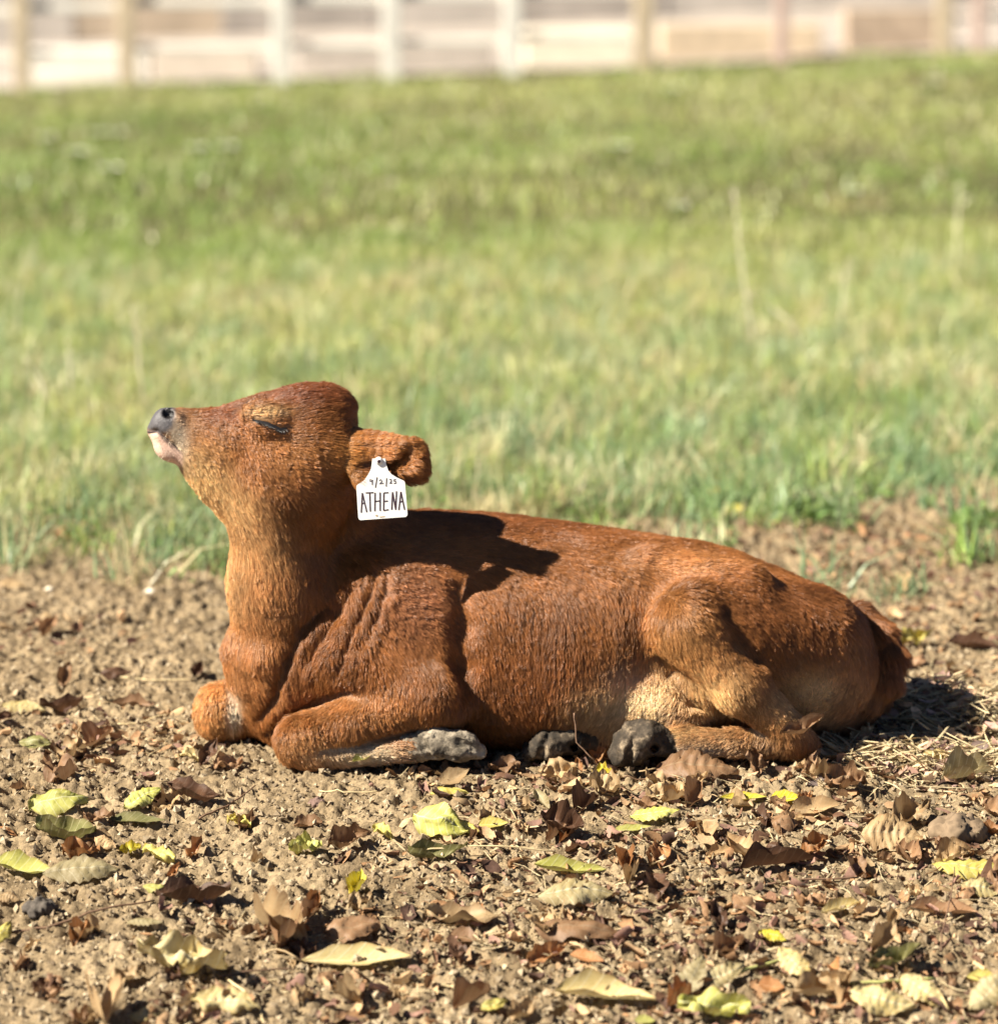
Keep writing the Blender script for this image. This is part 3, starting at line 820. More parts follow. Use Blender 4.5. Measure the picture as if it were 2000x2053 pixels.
# colour of the coat at rest, over the side view of the body, plus shade in the ear
CB = np.array([0.285, 0.112, 0.032])
blobs = [  # px, py, rx, ry, colour, weight
    (600, 785, 110, 38, (.20, .062, .022), .95), (450, 828, 70, 20, (.22, .072, .027), .85), (560, 930, 90, 70, (.36, .16, .055), .7), (1000, 1035, 330, 50, (.20, .070, .022), .8),
    (530, 826, 42, 15, (.70, .46, .22), .95), (400, 955, 55, 60, (.74, .50, .23), .97), (455, 1010, 62, 48, (.68, .44, .20), .95), (430, 905, 30, 30, (.42, .20, .07), .7),
    (500, 1100, 75, 90, (.60, .35, .15), .95), (475, 1180, 70, 70, (.60, .36, .16), .9), (540, 1180, 60, 70, (.44, .21, .075), .7),
    (500, 1300, 70, 80, (.46, .22, .08), .8), (355, 880, 22, 50, (.58, .46, .32), .95), (385, 850, 14, 40, (.30, .15, .06), .6),
    (600, 905, 60, 30, (.38, .17, .055), .5), (690, 915, 40, 40, (.56, .27, .07), .8), (760, 905, 100, 45, (.42, .18, .05), .7), (728, 934, 34, 13, (.15, .055, .022), .9),  # last blob paints shade into the ear so it looks hollow
    (630, 1500, 70, 45, (.58, .31, .12), .85), (740, 1512, 95, 22, (.74, .60, .40), .97), (800, 1510, 22, 25, (.58, .34, .17), .5),
    (425, 1425, 62, 65, (.60, .32, .12), .9), (466, 1425, 14, 40, (.80, .70, .54), .95), (740, 1430, 130, 60, (.44, .20, .065), .8), (640, 1400, 90, 30, (.48, .22, .08), .6),
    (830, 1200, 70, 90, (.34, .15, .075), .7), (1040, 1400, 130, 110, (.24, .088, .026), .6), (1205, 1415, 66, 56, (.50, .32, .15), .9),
    (1300, 1395, 75, 70, (.80, .60, .34), .98), (1262, 1345, 42, 34, (.60, .38, .24), .85), (1330, 1470, 110, 18, (.68, .44, .20), .9),
    (1360, 1290, 90, 80, (.52, .27, .095), .85), (1430, 1390, 65, 65, (.70, .45, .20), .95), (1540, 1440, 55, 60, (.54, .30, .12), .8),
    (1640, 1390, 95, 62, (.58, .38, .19), .97), (1700, 1330, 30, 70, (.40, .20, .085), .6), (1570, 1215, 170, 65, (.19, .070, .022), .85),
    (1440, 1500, 115, 30, (.54, .35, .18), .92), (1380, 1515, 70, 18, (.72, .60, .45), .9),
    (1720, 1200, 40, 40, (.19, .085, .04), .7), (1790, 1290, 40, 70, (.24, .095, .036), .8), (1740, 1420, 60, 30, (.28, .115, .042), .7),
    (1350, 1128, 130, 26, (.48, .22, .075), .75), (1250, 1250, 70, 90, (.38, .165, .05), .6)]
def coat_colour(p):
    sx, sy = project(p)
    c = np.repeat(CB[None], len(p), 0)
    for (x, y, rx, ry, col, w) in blobs:
        q = ((sx - x) / rx) ** 2 + ((sy - y) / ry) ** 2
        a = (w * np.exp(-np.clip(q, 0, 30) ** 1.3))[:, None]
        c = c * (1 - a) + np.array(col) * a
    return c
sx, sy = project(V)
vc = coat_colour(V) * 0.62
def soft(d, w): return np.clip(0.5 - d / w, 0, 1)[:, None]
# bare skin of the muzzle; mouth line and nostril coloured darker
pad = soft(np.hypot((sx - 318) / 1.0, (sy - 835) / 1.0) - 36, 10) * soft(sx - 352 + (sy - 830) * 0.2, 8) * soft(sy - 866 + (sx - 300) * -.5, 10)
vc = vc * (1 - pad) + np.array([.085, .078, .08]) * pad
chin = soft(-(sy - (864 + np.clip(sx - 313, 0, 60) * .85)), 6) * soft(sx - 366, 8) * soft(sy - 935, 8)
vc = vc * (1 - chin) + np.array([.56, .37, .28]) * chin
ml = soft(np.abs(sy - (865 + np.clip(sx - 313, 0, 60) * .85)) - 3, 4) * soft(sx - 368, 6)
vc = vc * (1 - .85 * ml) + np.array([.05, .035, .03]) * .85 * ml
nos = soft(np.hypot((sx - 337) / 1.15, sy - 829) - 11, 4) * soft(-sx + 300, 5)
vc = vc * (1 - nos) + np.array([.012, .01, .01]) * nos
hairless = np.clip(pad + chin, 0, 1)[:, 0]

calf_m = vcol_mat("calf_skin", 0.45, 0.4, 0, 0.3, 420, 0.0012)
cme = new_mesh("calf", V, F, calf_m)
set_col(cme, vc)
calf = tag(link("calf", cme), "young reddish brown calf lying on the soil, head raised and eyes shut", "calf")

# coat of hair
def make_coat(n, seed):
    r = np.random.default_rng(seed)
    a, b, c, d = (V[F[:, i]] for i in range(4))
    fn_ = np.cross(c - a, d - b); area = np.linalg.norm(fn_, axis=1) / 2
    fnrm = NRM[F].mean(1); fnrm /= np.linalg.norm(fnrm, axis=1, keepdims=True)
    cen = (a + b + c + d) / 4
    w = area * np.where(fnrm[:, 1] > 0.55, 0.25, 1.0) * np.where(fnrm[:, 2] < -0.75, 0.15, 1.0) * (cen[:, 2] > 0.006)
    fx, fy = project(cen)
    w *= np.where(fx < 720, 1.25, 1.0)
    face = r.choice(len(F), n, p=w / w.sum())
    u, v = r.random((n, 1)), r.random((n, 1))
    p = (a[face] * (1 - u) + b[face] * u) * (1 - v) + (d[face] * (1 - u) + c[face] * u) * v
    q = NRM[F[face]]
    nn = (q[:, 0] * (1 - u) + q[:, 1] * u) * (1 - v) + (q[:, 3] * (1 - u) + q[:, 2] * u) * v
    nn /= np.linalg.norm(nn, axis=1, keepdims=True)
    hl = hairless[F[face]].mean(1)
    sx, sy = project(p)
    el_ = np.array([(506, 841), (520, 845), (535, 850), (549, 857), (562, 863), (575, 858)], float)
    de = np.min([np.hypot(sx - x, sy - y) for x, y in np.concatenate([el_ * (1 - t_) + np.roll(el_, -1, 0) * t_ for t_ in (0, .33, .66)])[[0,1,2,3,4,5,6,7,8,9,10,12,13,14,15,16]]], 0)
    keep = (r.random(n) > hl * 1.4) & (de > 7)
    p, nn = p[keep], nn[keep]; n = len(p)
    sx, sy = project(p)
    G_ = np.array([(340, 860, 1, .3), (400, 850, 1, .5), (420, 900, .7, .7), (450, 830, 1, .3), (480, 870, 1, .6), (530, 800, 1, -.3), (600, 790, .8, -.5), (650, 800, .7, -.2), (560, 900, 1, .5), (620, 880, 1, .4), (500, 960, .6, .8), (420, 960, .3, 1), (560, 1020, .6, 1), (640, 980, .8, .6), (670, 880, 1, .1),
        (470, 1080, .3, 1), (560, 1100, .3, 1), (620, 1080, .4, 1), (520, 1200, .1, 1), (580, 1200, .2, 1), (480, 1300, .2, 1), (540, 1350, .4, 1),
        (650, 1300, -.1, 1), (700, 1220, .1, 1), (760, 1170, .8, .6), (830, 1180, 1, .15), (880, 1220, 1, .3), (800, 1300, .6, 1), (880, 1330, .3, 1), (750, 1400, -.2, 1), (850, 1420, -.1, 1),
        (650, 1450, -.3, 1), (600, 1500, .5, .8), (430, 1420, .2, 1), (750, 1508, 1, .1),
        (950, 1150, 1, .4), (960, 1250, .4, 1), (1000, 1200, .4, 1), (1050, 1350, .2, 1), (1100, 1250, .1, 1), (1200, 1300, -.1, 1), (1150, 1420, -.3, 1), (1100, 1100, .6, .8), (1000, 1050, 1, .3), (1200, 1100, .7, .6), (1300, 1100, 1, .2), (1400, 1110, 1, .3), (1250, 1200, .1, 1), (1330, 1230, .2, 1),
        (1450, 1150, 1, .5), (1500, 1130, 1, .4), (1400, 1180, .7, .7), (1500, 1220, .5, 1), (1600, 1180, .9, .6), (1650, 1250, .5, 1), (1600, 1300, .3, 1), (1700, 1220, .8, 1),
        (1380, 1290, .6, 1), (1430, 1360, .7, 1), (1500, 1400, .5, 1), (1560, 1440, .7, .8), (1500, 1490, -1, .4), (1400, 1495, -1, .2),
        (1780, 1280, .4, 1), (1795, 1350, .2, 1), (1740, 1410, -.5, .9), (1680, 1440, -1, .4), (720, 895, 1, -.1), (800, 890, 1, .1), (835, 930, .5, .7), (720, 945, 1, .3), (800, 1050, 1, .3), (700, 1050, .6, .8), (1300, 1400, -.4, 1)], float)
    dd = np.zeros((n, 2)); ww = np.zeros(n)
    gd = G_[:, 2:] / np.linalg.norm(G_[:, 2:], axis=1, keepdims=True)
    for (x, y), g in zip(G_[:, :2], gd):
        k = np.exp(-np.clip(((sx - x) ** 2 + (sy - y) ** 2) / (2 * 48.0 ** 2), 0, 40)) + 1e-9
        dd += k[:, None] * g; ww += k
    t = np.stack([dd[:, 0], np.zeros(n), -dd[:, 1]], 1)
    # swirl and clump from smooth noise gradients
    def ng(freq, s):
        e = 0.15
        q = p * freq
        return np.stack([vnoise3(q + np.eye(3)[i] * e, s) - vnoise3(q - np.eye(3)[i] * e, s) for i in range(3)], 1) / (2 * e)
    g1, g2, g3 = ng(16, 61), ng(75, 62), ng(190, 63)
    t /= np.maximum(np.linalg.norm(t, axis=1, keepdims=True), 1e-6)
    t = t + g1 * 0.34 + g2 * .14 + r.normal(0, 0.085, (n, 3))
    t -= nn * (t * nn).sum(1, keepdims=True)
    t /= np.maximum(np.linalg.norm(t, axis=1, keepdims=True), 1e-6)
    L = np.full(n, 0.0165)
    for (x, y, rx, ry, l, wt) in [(480, 850, 190, 80, .0085, 1), (345, 870, 40, 70, .0035, 1), (630, 790, 70, 40, .015, .9), (420, 975, 50, 50, .012, .9), (560, 960, 90, 60, .014, .8), (530, 1120, 110, 110, .020, 1), (640, 1030, 60, 70, .022, .9),
            (600, 1500, 90, 50, .010, 1), (430, 1430, 70, 70, .010, 1), (740, 1512, 110, 25, .008, 1), (770, 1420, 130, 60, .0125, 1), (830, 1200, 90, 90, .012, .9), (1300, 1400, 70, 60, .006, 1), (1640, 1390, 90, 60, .005, 1),
            (1440, 1500, 140, 35, .009, 1), (1530, 1450, 60, 50, .011, .9), (1780, 1300, 60, 90, .026, 1), (1740, 1420, 60, 40, .018, 1), (770, 915, 100, 62, .0095, 1), (540, 846, 62, 36, .0060, 1)]:
        k = wt * np.exp(-np.clip(((sx - x) / rx) ** 2 + ((sy - y) / ry) ** 2, 0, 40) ** 1.5)
        L = L * (1 - k) + l * k
    L = L * (0.8 + 0.75 * r.random(n)) * np.where(r.random(n) < .03, 1.35, 1)
    lift = np.radians(np.clip(r.normal(19, 7, n), 5, 50))[:, None]
    K = 5
    s = np.linspace(0, 1, K)
    tipo = (-(g3 * 0.13 + g2 * 0.25)) 
    tipo -= nn * (tipo * nn).sum(1, keepdims=True) * 0.6
    pos = np.empty((n, K, 3))
    pos[:, 0] = p - nn * 0.0008
    for i in range(1, K):
        lf = lift * (1 - 0.75 * s[i])
        step = t * np.cos(lf) + nn * np.sin(lf) + tipo * s[i] * 1.1 + r.normal(0, .05, (n, 3))
        pos[:, i] = pos[:, i - 1] + step * (L / (K - 1))[:, None]
    # tufts: hairs that root close together lean to one tip
    def clump(cell, amt, sd):
        wq = p + 0.5 * cell * np.stack([vnoise3(p / cell * .7, sd), vnoise3(p / cell * .7, sd + 1), vnoise3(p / cell * .7, sd + 2)], 1)
        key = np.floor(wq / cell).astype(np.int64)
        hsh = ((key[:, 0] + 3000) * 6000 + key[:, 1] + 3000) * 6000 + key[:, 2] + 3000
        _, inv = np.unique(hsh, return_inverse=True)
        m = inv.max() + 1; c_ = np.bincount(inv, minlength=m)
        cn = vnoise3(p * 28, sd + 7)
        mean = np.empty((m, K, 3))
        for i in range(K):
            for j in range(3): mean[:, i, j] = np.bincount(inv, pos[:, i, j], m) / c_
        mean[:, -1] += r.normal(0, .0018, (m, 3)); mean[:, -2] += r.normal(0, .0008, (m, 3))
        for i in range(1, K):
            a_ = (amt * s[i] ** 1.3 * np.clip(.15 + 1.7 * cn, 0, 1.25))[:, None]
            pos[:, i] = pos[:, i] * (1 - a_) + mean[inv, i] * a_
        return inv, m
    clump(.013, .25, 81)
    inv, m_ = clump(.0042, .50, 91)
    tone = (0.78 + .44 * r.random(m_))[inv][:, None]
    pos[:, :, 2] = np.maximum(pos[:, :, 2], 0.001)
    col = coat_colour(p) * tone
    v1 = 0.84 + 0.32 * r.random((n, 1)); v2 = 0.66 + 0.40 * vnoise3(p * 24, 71)[:, None] + .30 * vnoise3(p * 75, 72)[:, None]
    col = np.clip(col * v1 * v2, 0.004, 0.92)
    pale = r.random(n) < 0.03
    col[pale] = np.clip(col[pale] * 1.7 + 0.03, 0, .9)
    return pos, col, L, n, K
def hair_material():
    m = bpy.data.materials.new("calf_coat"); m.use_nodes = True; nt = m.node_tree
    nt.nodes.remove(nt.nodes['Principled BSDF'])
    h = N(nt, 'ShaderNodeBsdfPrincipled')
    at = N(nt, 'ShaderNodeAttribute', attribute_name='hair_col')
    nt.links.new(at.outputs['Color'], h.inputs['Base Color'])
    h.inputs['Roughness'].default_value = .36; h.inputs['Specular IOR Level'].default_value = .5
    tr_ = N(nt, 'ShaderNodeBsdfTranslucent'); ms = N(nt, 'ShaderNodeMixShader'); ms.inputs[0].default_value = .25
    nt.links.new(at.outputs['Color'], tr_.inputs[0]); nt.links.new(h.outputs[0], ms.inputs[1]); nt.links.new(tr_.outputs[0], ms.inputs[2])
    nt.links.new(ms.outputs[0], nt.nodes['Material Output'].inputs[0])
    return m
pos, hcol, hL, hn, K = make_coat(760000, 21)
hc = bpy.data.hair_curves.new("coat")
hc.add_curves([K] * hn)
hc.attributes['position'].data.foreach_set('vector', pos.astype(np.float32).ravel())
ra = hc.attributes.get('radius') or hc.attributes.new('radius', 'FLOAT', 'POINT')
rad = np.repeat(np.array([[.00021, .00022, .00021, .00016, .00006]]), hn, 0)
ra.data.foreach_set('value', rad.astype(np.float32).ravel())
ca = hc.attributes.new('hair_col', 'FLOAT_COLOR', 'POINT')
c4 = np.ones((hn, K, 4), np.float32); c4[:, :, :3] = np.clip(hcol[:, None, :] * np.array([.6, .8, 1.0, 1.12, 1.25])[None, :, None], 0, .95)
ca.data.foreach_set('color', c4.ravel())
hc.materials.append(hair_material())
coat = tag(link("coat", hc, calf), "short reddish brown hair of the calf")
print("hairs", hn)

# hooves, caked in grey mud
def lump3(p, f, s): return vnoise3(p * f, s) - 0.5
def mud_disp(v):
    return 0.005 * lump3(v, 60, 5) + .003 * lump3(v, 125, 6) - 0.012 * np.clip(.12 - np.abs(lump3(v, 95, 9)), 0, 1) - 0.010 * np.clip(.1 - np.abs(lump3(v * np.array([1, 1, 2.]), 170, 19)), 0, 1) + 0.0018 * lump3(v, 300, 13)
def mud_material(name, sc, stops):
    m, nt, b = mat(name)
    n1 = noise_node(nt, sc, 6, .68); n2 = noise_node(nt, 420, 5, .75)
    r1 = ramp(nt, n1.outputs[0], stops)
    nt.links.new(r1.outputs[0], b.inputs['Base Color'])
    b.inputs['Roughness'].default_value = .8; b.inputs['Specular IOR Level'].default_value = .3
    bp = N(nt, 'ShaderNodeBump'); bp.inputs['Strength'].default_value = .7; bp.inputs['Distance'].default_value = .002
    nt.links.new(n2.outputs[0], bp.inputs['Height']); nt.links.new(bp.outputs[0], b.inputs['Normal'])
    return m
mud_pale = mud_material("grey_mud_crust", 38, [(.40, (.06, .048, .034)), (.50, (.19, .155, .11)), (.62, (.36, .30, .22))])
mud_dark = mud_material("dark_mud_crust", 26, [(.44, (.028, .021, .014)), (.56, (.075, .055, .036)), (.64, (.24, .18, .115)), (.74, (.34, .27, .18))])
def hoof(pts, label, mud=None, cleft=()):
    mud = mud or mud_dark
    hp = [cone(P(*a[:3]), P(*b[:3]), a[3], b[3], .008) for a, b in pts]
    for x0_, y0_, x1_, y1_, x2_, y2_ in cleft:
        hh = [hit(hp, *q) for q in ((x0_, y0_), (x1_, y1_), (x2_, y2_))]
        hp = hp + [cone(hh[0], hh[1], .003, .0055, .005, True), cone(hh[1], hh[2], .0055, .006, .005, True)]
    lo = np.min([q.lo for q in hp], 0) - .02; hi = np.max([q.hi for q in hp], 0) + .02
    v, f, _ = sdf_mesh(hp, .0028, lo, hi, 2, mud_disp)
    v[:, 2] = np.maximum(v[:, 2], -.006)
    return tag(link("hoof", new_mesh("hoof", v, f, mud), calf), label)
hoof([((818, 1500, -.214, .022), (868, 1490, -.215, .026)), ((868, 1488, -.222, .024), (925, 1496, -.224, .023)), ((925, 1496, -.224, .023), (962, 1506, -.224, .012)),
      ((868, 1492, -.195, .022), (930, 1494, -.196, .021)), ((930, 1494, -.196, .021), (958, 1502, -.196, .011)), ((850, 1472, -.218, .012), (866, 1470, -.218, .010))], "pale grey muddy front hoof tucked under the elbow", mud_pale, ((872, 1474, 915, 1488, 968, 1510), (842, 1484, 850, 1500, 862, 1520)))
hoof([((1345, 1492, -.208, .021), (1300, 1480, -.212, .027)), ((1300, 1482, -.222, .024), (1262, 1505, -.228, .024)), ((1262, 1505, -.228, .024), (1240, 1520, -.228, .014)),
      ((1300, 1480, -.195, .023), (1258, 1492, -.196, .022)), ((1258, 1492, -.196, .022), (1236, 1510, -.198, .014)), ((1290, 1462, -.215, .016), (1262, 1462, -.215, .014))], "dark muddy hind hoof nearer to the hock", None, ((1275, 1470, 1262, 1505, 1258, 1538), (1318, 1478, 1312, 1500, 1300, 1525)))
hoof([((1192, 1482, -.16, .021), (1150, 1480, -.165, .025)), ((1150, 1480, -.175, .022), (1100, 1492, -.178, .025)), ((1100, 1492, -.178, .025), (1066, 1508, -.178, .015)),
      ((1150, 1480, -.15, .022), (1096, 1484, -.152, .024)), ((1096, 1484, -.152, .024), (1064, 1498, -.154, .014)), ((1120, 1468, -.165, .014), (1090, 1470, -.165, .014))], "dark muddy hind hoof next to the belly", None, ((1100, 1468, 1088, 1495, 1084, 1522), (1160, 1478, 1150, 1496, 1146, 1515)))

# closed eye and lashes
lash_m = simple("black_lash", (.012, .010, .010), .4, .1, 50, .5)
eye_line = [(506, 841), (520, 845), (535, 850), (549, 857), (562, 863), (575, 858)]
eh = [hit(prims, x, y) + np.array([0, -.0012, 0]) for x, y in eye_line]
ev, ef = [], []
rad_ = [.0008, .0022, .0036, .0044, .0042, .0010]
pv, pf = [], []
sides = 8
for i, (h_, r_) in enumerate(zip(eh, rad_)):
    t_ = Vector(tuple(eh[min(i + 1, 5)] - eh[max(i - 1, 0)])).normalized(); a_ = t_.cross(Vector((0, 1, 0))).normalized(); b_ = Vector((0, 1, 0))
    for k in range(sides):
        an = 2 * math.pi * k / sides
        pv.append(Vector(tuple(h_)) + a_ * math.cos(an) * r_ + b_ * math.sin(an) * r_ * .6)
    if i:
        for k in range(sides):
            k2 = (k + 1) % sides; pf.append(((i - 1) * sides + k, (i - 1) * sides + k2, i * sides + k2, i * sides + k))
tag(link("eyelid", new_mesh("eyelid", pv, pf, lash_m), calf), "shut eye, a dark slanting slit")
mouth_pts = [hit(prims, x, y) + np.array([0, .0004, 0]) for x, y in ((297, 866), (304, 867), (313, 865), (324, 871), (336, 881), (352, 895), (367, 910))]
mv, mf = tube(mouth_pts, .0016, .0007, 6)
link("lip_line", new_mesh("lip_line", mv, mf, simple("dark_lip", (.045, .03, .028), .6, .2, 90)), calf)
lr = random.Random(9); tubes = []
for k in range(26):
    q = hit(prims, lr.uniform(318, 372), lr.uniform(862, 925))
    e_ = np.array([-.45 + .5 * lr.random(), -.75, -.35 + .5 * lr.random()]); l_ = lr.uniform(.008, .022)
    tubes.append(tube([q, q + e_ * l_ * .5, q + e_ * l_ + np.array([0, 0, -.004])], .00028, .0001, 3))
v, f = merge(tubes)
link("whisker", new_mesh("whisker", v, f, simple("whisker_pale", (.55, .47, .36), .5, .1, 40)), calf)
lr = random.Random(5); tubes = []
for k in range(34):
    s_ = k / 33 * 4.6 + .2; i = min(int(s_), 4); q = eh[i] * (1 - (s_ - i)) + eh[i + 1] * (s_ - i) + np.array([0, -.002, 0])
    l_ = .010 + .006 * lr.random()
    e_ = np.array([.35 + .5 * lr.random(), -.45, -.75 + .3 * lr.random()])
    tubes.append(tube([q, q + e_ * l_ * .5, q + e_ * l_ + np.array([.002, 0, .002])], .0004, .00012, 4))
v, f = merge(tubes)
link("eyelash", new_mesh("eyelash", v, f, lash_m), calf)

# ear tag hanging from the ear
tag_m = simple("tag_white", (.80, .79, .74), .45, .06, 60, .4)
def T(cx, cy): return (660 + cx / 8.655, 850 + cy / 8.655)
outline = [(745, 605), (735, 700), (725, 775), (690, 850), (640, 930), (590, 985), (480, 1060), (470, 1085), (505, 1600), (522, 1640), (550, 1650), (1325, 1595), (1350, 1575), (1358, 1545), (1312, 1010), (1298, 985), (1180, 930), (1080, 870), (1020, 800), (985, 700), (970, 605)]
TY = hit(prims, 758, 910)[1] - 0.008
tag_o = link("ear_tag", None); tl0 = P(*T(860, 640), TY); tag_o.location = tuple(tl0)
tag(tag_o, "white ear tag lettered ATHENA hanging from the calf's ear", "ear tag")
lean = 0.10
def tp(cx, cy, lift=0.0):
    p = P(*T(cx, cy), TY); dz = p[2] - tl0[2]
    return np.array([p[0] - tl0[0], -dz * -lean * 1.0 - lift, dz])
n_ = len(outline)
vf = [tp(*o) for o in outline]; vb = [q + np.array([0, .0018, 0]) for q in vf]
fs = [tuple(range(n_)), tuple(range(2 * n_ - 1, n_ - 1, -1))] + [(i, i + n_, (i + 1) % n_ + n_, (i + 1) % n_) for i in range(n_)]
pl = link("panel", new_mesh("panel", vf + vb, fs, tag_m, False), tag_o)
ink = simple("marker_ink", (.045, .022, .030), .5, .2, 80)
def strokes(name, lines, w, parent):
    V_, F_ = [], []
    for ln in lines:
        q = [tp(x, y, .0005) for x, y in ln]
        for i in range(len(q)):
            a_, b_ = q[max(i - 1, 0)], q[min(i + 1, len(q) - 1)]
            d_ = b_ - a_; d_ /= np.linalg.norm(d_); s_ = np.array([-d_[2], 0, d_[0]]) * w / 2
            V_ += [q[i] - s_, q[i] + s_, q[i] - s_ + np.array([0, .0004, 0]), q[i] + s_ + np.array([0, .0004, 0])]
            if i:
                o = len(V_) - 8
                F_ += [(o, o + 4, o + 5, o + 1), (o, o + 2, o + 6, o + 4), (o + 1, o + 5, o + 7, o + 3)]
    return link(name, new_mesh(name, V_, F_, ink, False), parent)
name_l = {'A': [[(555, 1520), (572, 1185)], [(572, 1185), (650, 1510)], [(555, 1375), (605, 1355)]], 'T': [[(632, 1185), (765, 1180)], [(700, 1185), (712, 1500)]],
          'H': [[(793, 1180), (790, 1495)], [(880, 1175), (882, 1490)], [(793, 1330), (882, 1320)]],
          'E': [[(1025, 1180), (945, 1185)], [(945, 1185), (942, 1485)], [(942, 1485), (1028, 1470)], [(945, 1330), (1015, 1322)]],
          'N': [[(1082, 1470), (1095, 1170)], [(1095, 1170), (1150, 1470)], [(1150, 1470), (1165, 1155)]], 'A2': [[(1205, 1475), (1240, 1165)], [(1240, 1165), (1305, 1470)], [(1215, 1345), (1275, 1325)]]}
for k_, l_ in name_l.items(): strokes("letter", l_, .0018, pl)
date_l = [[[(745, 970), (705, 955), (703, 985), (740, 990), (748, 960), (742, 1050)]], [[(828, 915), (798, 1095)]], [[(865, 975), (895, 955), (915, 985), (870, 1030), (940, 1022)]],
          [[(992, 930), (985, 1075)]], [[(1040, 960), (1068, 950), (1078, 980), (1045, 1022), (1090, 1018)]], [[(1155, 955), (1120, 958), (1118, 985), (1150, 985), (1160, 1015), (1118, 1025)]]]
for l_ in date_l: strokes("digit", l_, .0012, pl)
v, f = tube([tp(860, 640, -.004), tp(860, 640, .003)], .0058, .0054, 16)
bt = link("button", new_mesh("button", v, f, tag_m), tag_o)
v, f = tube([tp(860, 640, .0028), tp(860, 640, .0036)], .0026, .0026, 12)
link("button_hole", new_mesh("button_hole", v, f, ink), bt)
smudge = simple("brown_smudge", (.42, .30, .16), .7, .2, 60)
V_ = [tp(x, y, .0004) for x, y in ((800, 1570), (820, 1555), (845, 1565), (838, 1588), (810, 1585), (865, 1590), (950, 1580), (985, 1585), (930, 1598), (880, 1602))]
link("dirt_smear", new_mesh("dirt_smear", V_, [(0, 1, 2, 3, 4), (5, 6, 7, 8, 9)], smudge, False), pl)

# ------------------------------------------------------------------ fallen leaves
def leaf_material(name, c1, c2, cv, edge, transl=0.22, spot=0.35):
    m, nt, b = mat(name)
    uv = N(nt, 'ShaderNodeUVMap', uv_map='UVMap'); sp = N(nt, 'ShaderNodeSeparateXYZ')
    nt.links.new(uv.outputs[0], sp.inputs[0])
    def mth(op, a, b_=None, **k):
        n = N(nt, 'ShaderNodeMath', operation=op)
        for i, x in enumerate((a, b_)):
            if x is None: continue
            if isinstance(x, (int, float)): n.inputs[i].default_value = x
            else: nt.links.new(x, n.inputs[i])
        return n.outputs[0]
    av = mth('ABSOLUTE', mth('MULTIPLY', mth('SUBTRACT', sp.outputs[1], 0.5), 2.0))
    ph = mth('FRACT', mth('MULTIPLY', mth('SUBTRACT', sp.outputs[0], mth('MULTIPLY', av, 0.16)), 8.0))
    vein = mth('LESS_THAN', mth('ABSOLUTE', mth('SUBTRACT', ph, 0.5)), 0.07)
    rib = mth('LESS_THAN', av, 0.055)
    vr = mth('MAXIMUM', mth('MULTIPLY', vein, 0.6), mth('MULTIPLY', rib, 0.85))
    info = N(nt, 'ShaderNodeObjectInfo')
    tc = N(nt, 'ShaderNodeTexCoord'); n1 = N(nt, 'ShaderNodeTexNoise'); n1.noise_dimensions = '4D'
    n1.inputs['Scale'].default_value = 28; n1.inputs['Detail'].default_value = 5; n1.inputs['Roughness'].default_value = .65
    nt.links.new(tc.outputs['Object'], n1.inputs['Vector']); nt.links.new(mth('MULTIPLY', info.outputs['Random'], 50.0), n1.inputs['W'])
    n2 = noise_node(nt, 260, 3, .6)
    r1 = ramp(nt, n1.outputs[0], [(0.36, c1), (0.62, c2)])
    # browning along the rim and in specks
    rim = mth('MULTIPLY', mth('POWER', av, 6.0), 0.7)
    sp_ = ramp(nt, n2.outputs[0], [(0.62, (0, 0, 0)), (0.72, (spot, spot, spot))])
    ed = mth('MAXIMUM', rim, sp_.outputs[0])
    m1 = N(nt, 'ShaderNodeMix', data_type='RGBA'); nt.links.new(ed, m1.inputs[0]); nt.links.new(r1.outputs[0], m1.inputs[6]); m1.inputs[7].default_value = (*edge, 1)
    m2 = N(nt, 'ShaderNodeMix', data_type='RGBA'); nt.links.new(vr, m2.inputs[0]); nt.links.new(m1.outputs[2], m2.inputs[6]); m2.inputs[7].default_value = (*cv, 1)
    hv = N(nt, 'ShaderNodeHueSaturation')
    mr = N(nt, 'ShaderNodeMapRange'); mr.inputs[3].default_value = .62; mr.inputs[4].default_value = .98
    nt.links.new(info.outputs['Random'], mr.inputs[0]); nt.links.new(mr.outputs[0], hv.inputs['Value'])
    nt.links.new(m2.outputs[2], hv.inputs['Color'])
    nt.links.new(hv.outputs[0], b.inputs['Base Color'])
    b.inputs['Roughness'].default_value = .55; b.inputs['Specular IOR Level'].default_value = .3
    bp = N(nt, 'ShaderNodeBump'); bp.inputs['Strength'].default_value = .5; bp.inputs['Distance'].default_value = .0012
    nt.links.new(mth('ADD', n2.outputs[0], vr), bp.inputs['Height']); nt.links.new(bp.outputs[0], b.inputs['Normal'])
    tr_ = N(nt, 'ShaderNodeBsdfTranslucent'); ms = N(nt, 'ShaderNodeMixShader'); ms.inputs[0].default_value = transl
    nt.links.new(hv.outputs[0], tr_.inputs[0]); nt.links.new(b.outputs[0], ms.inputs[1]); nt.links.new(tr_.outputs[0], ms.inputs[2])
    nt.links.new(ms.outputs[0], nt.nodes['Material Output'].inputs[0])
    return m
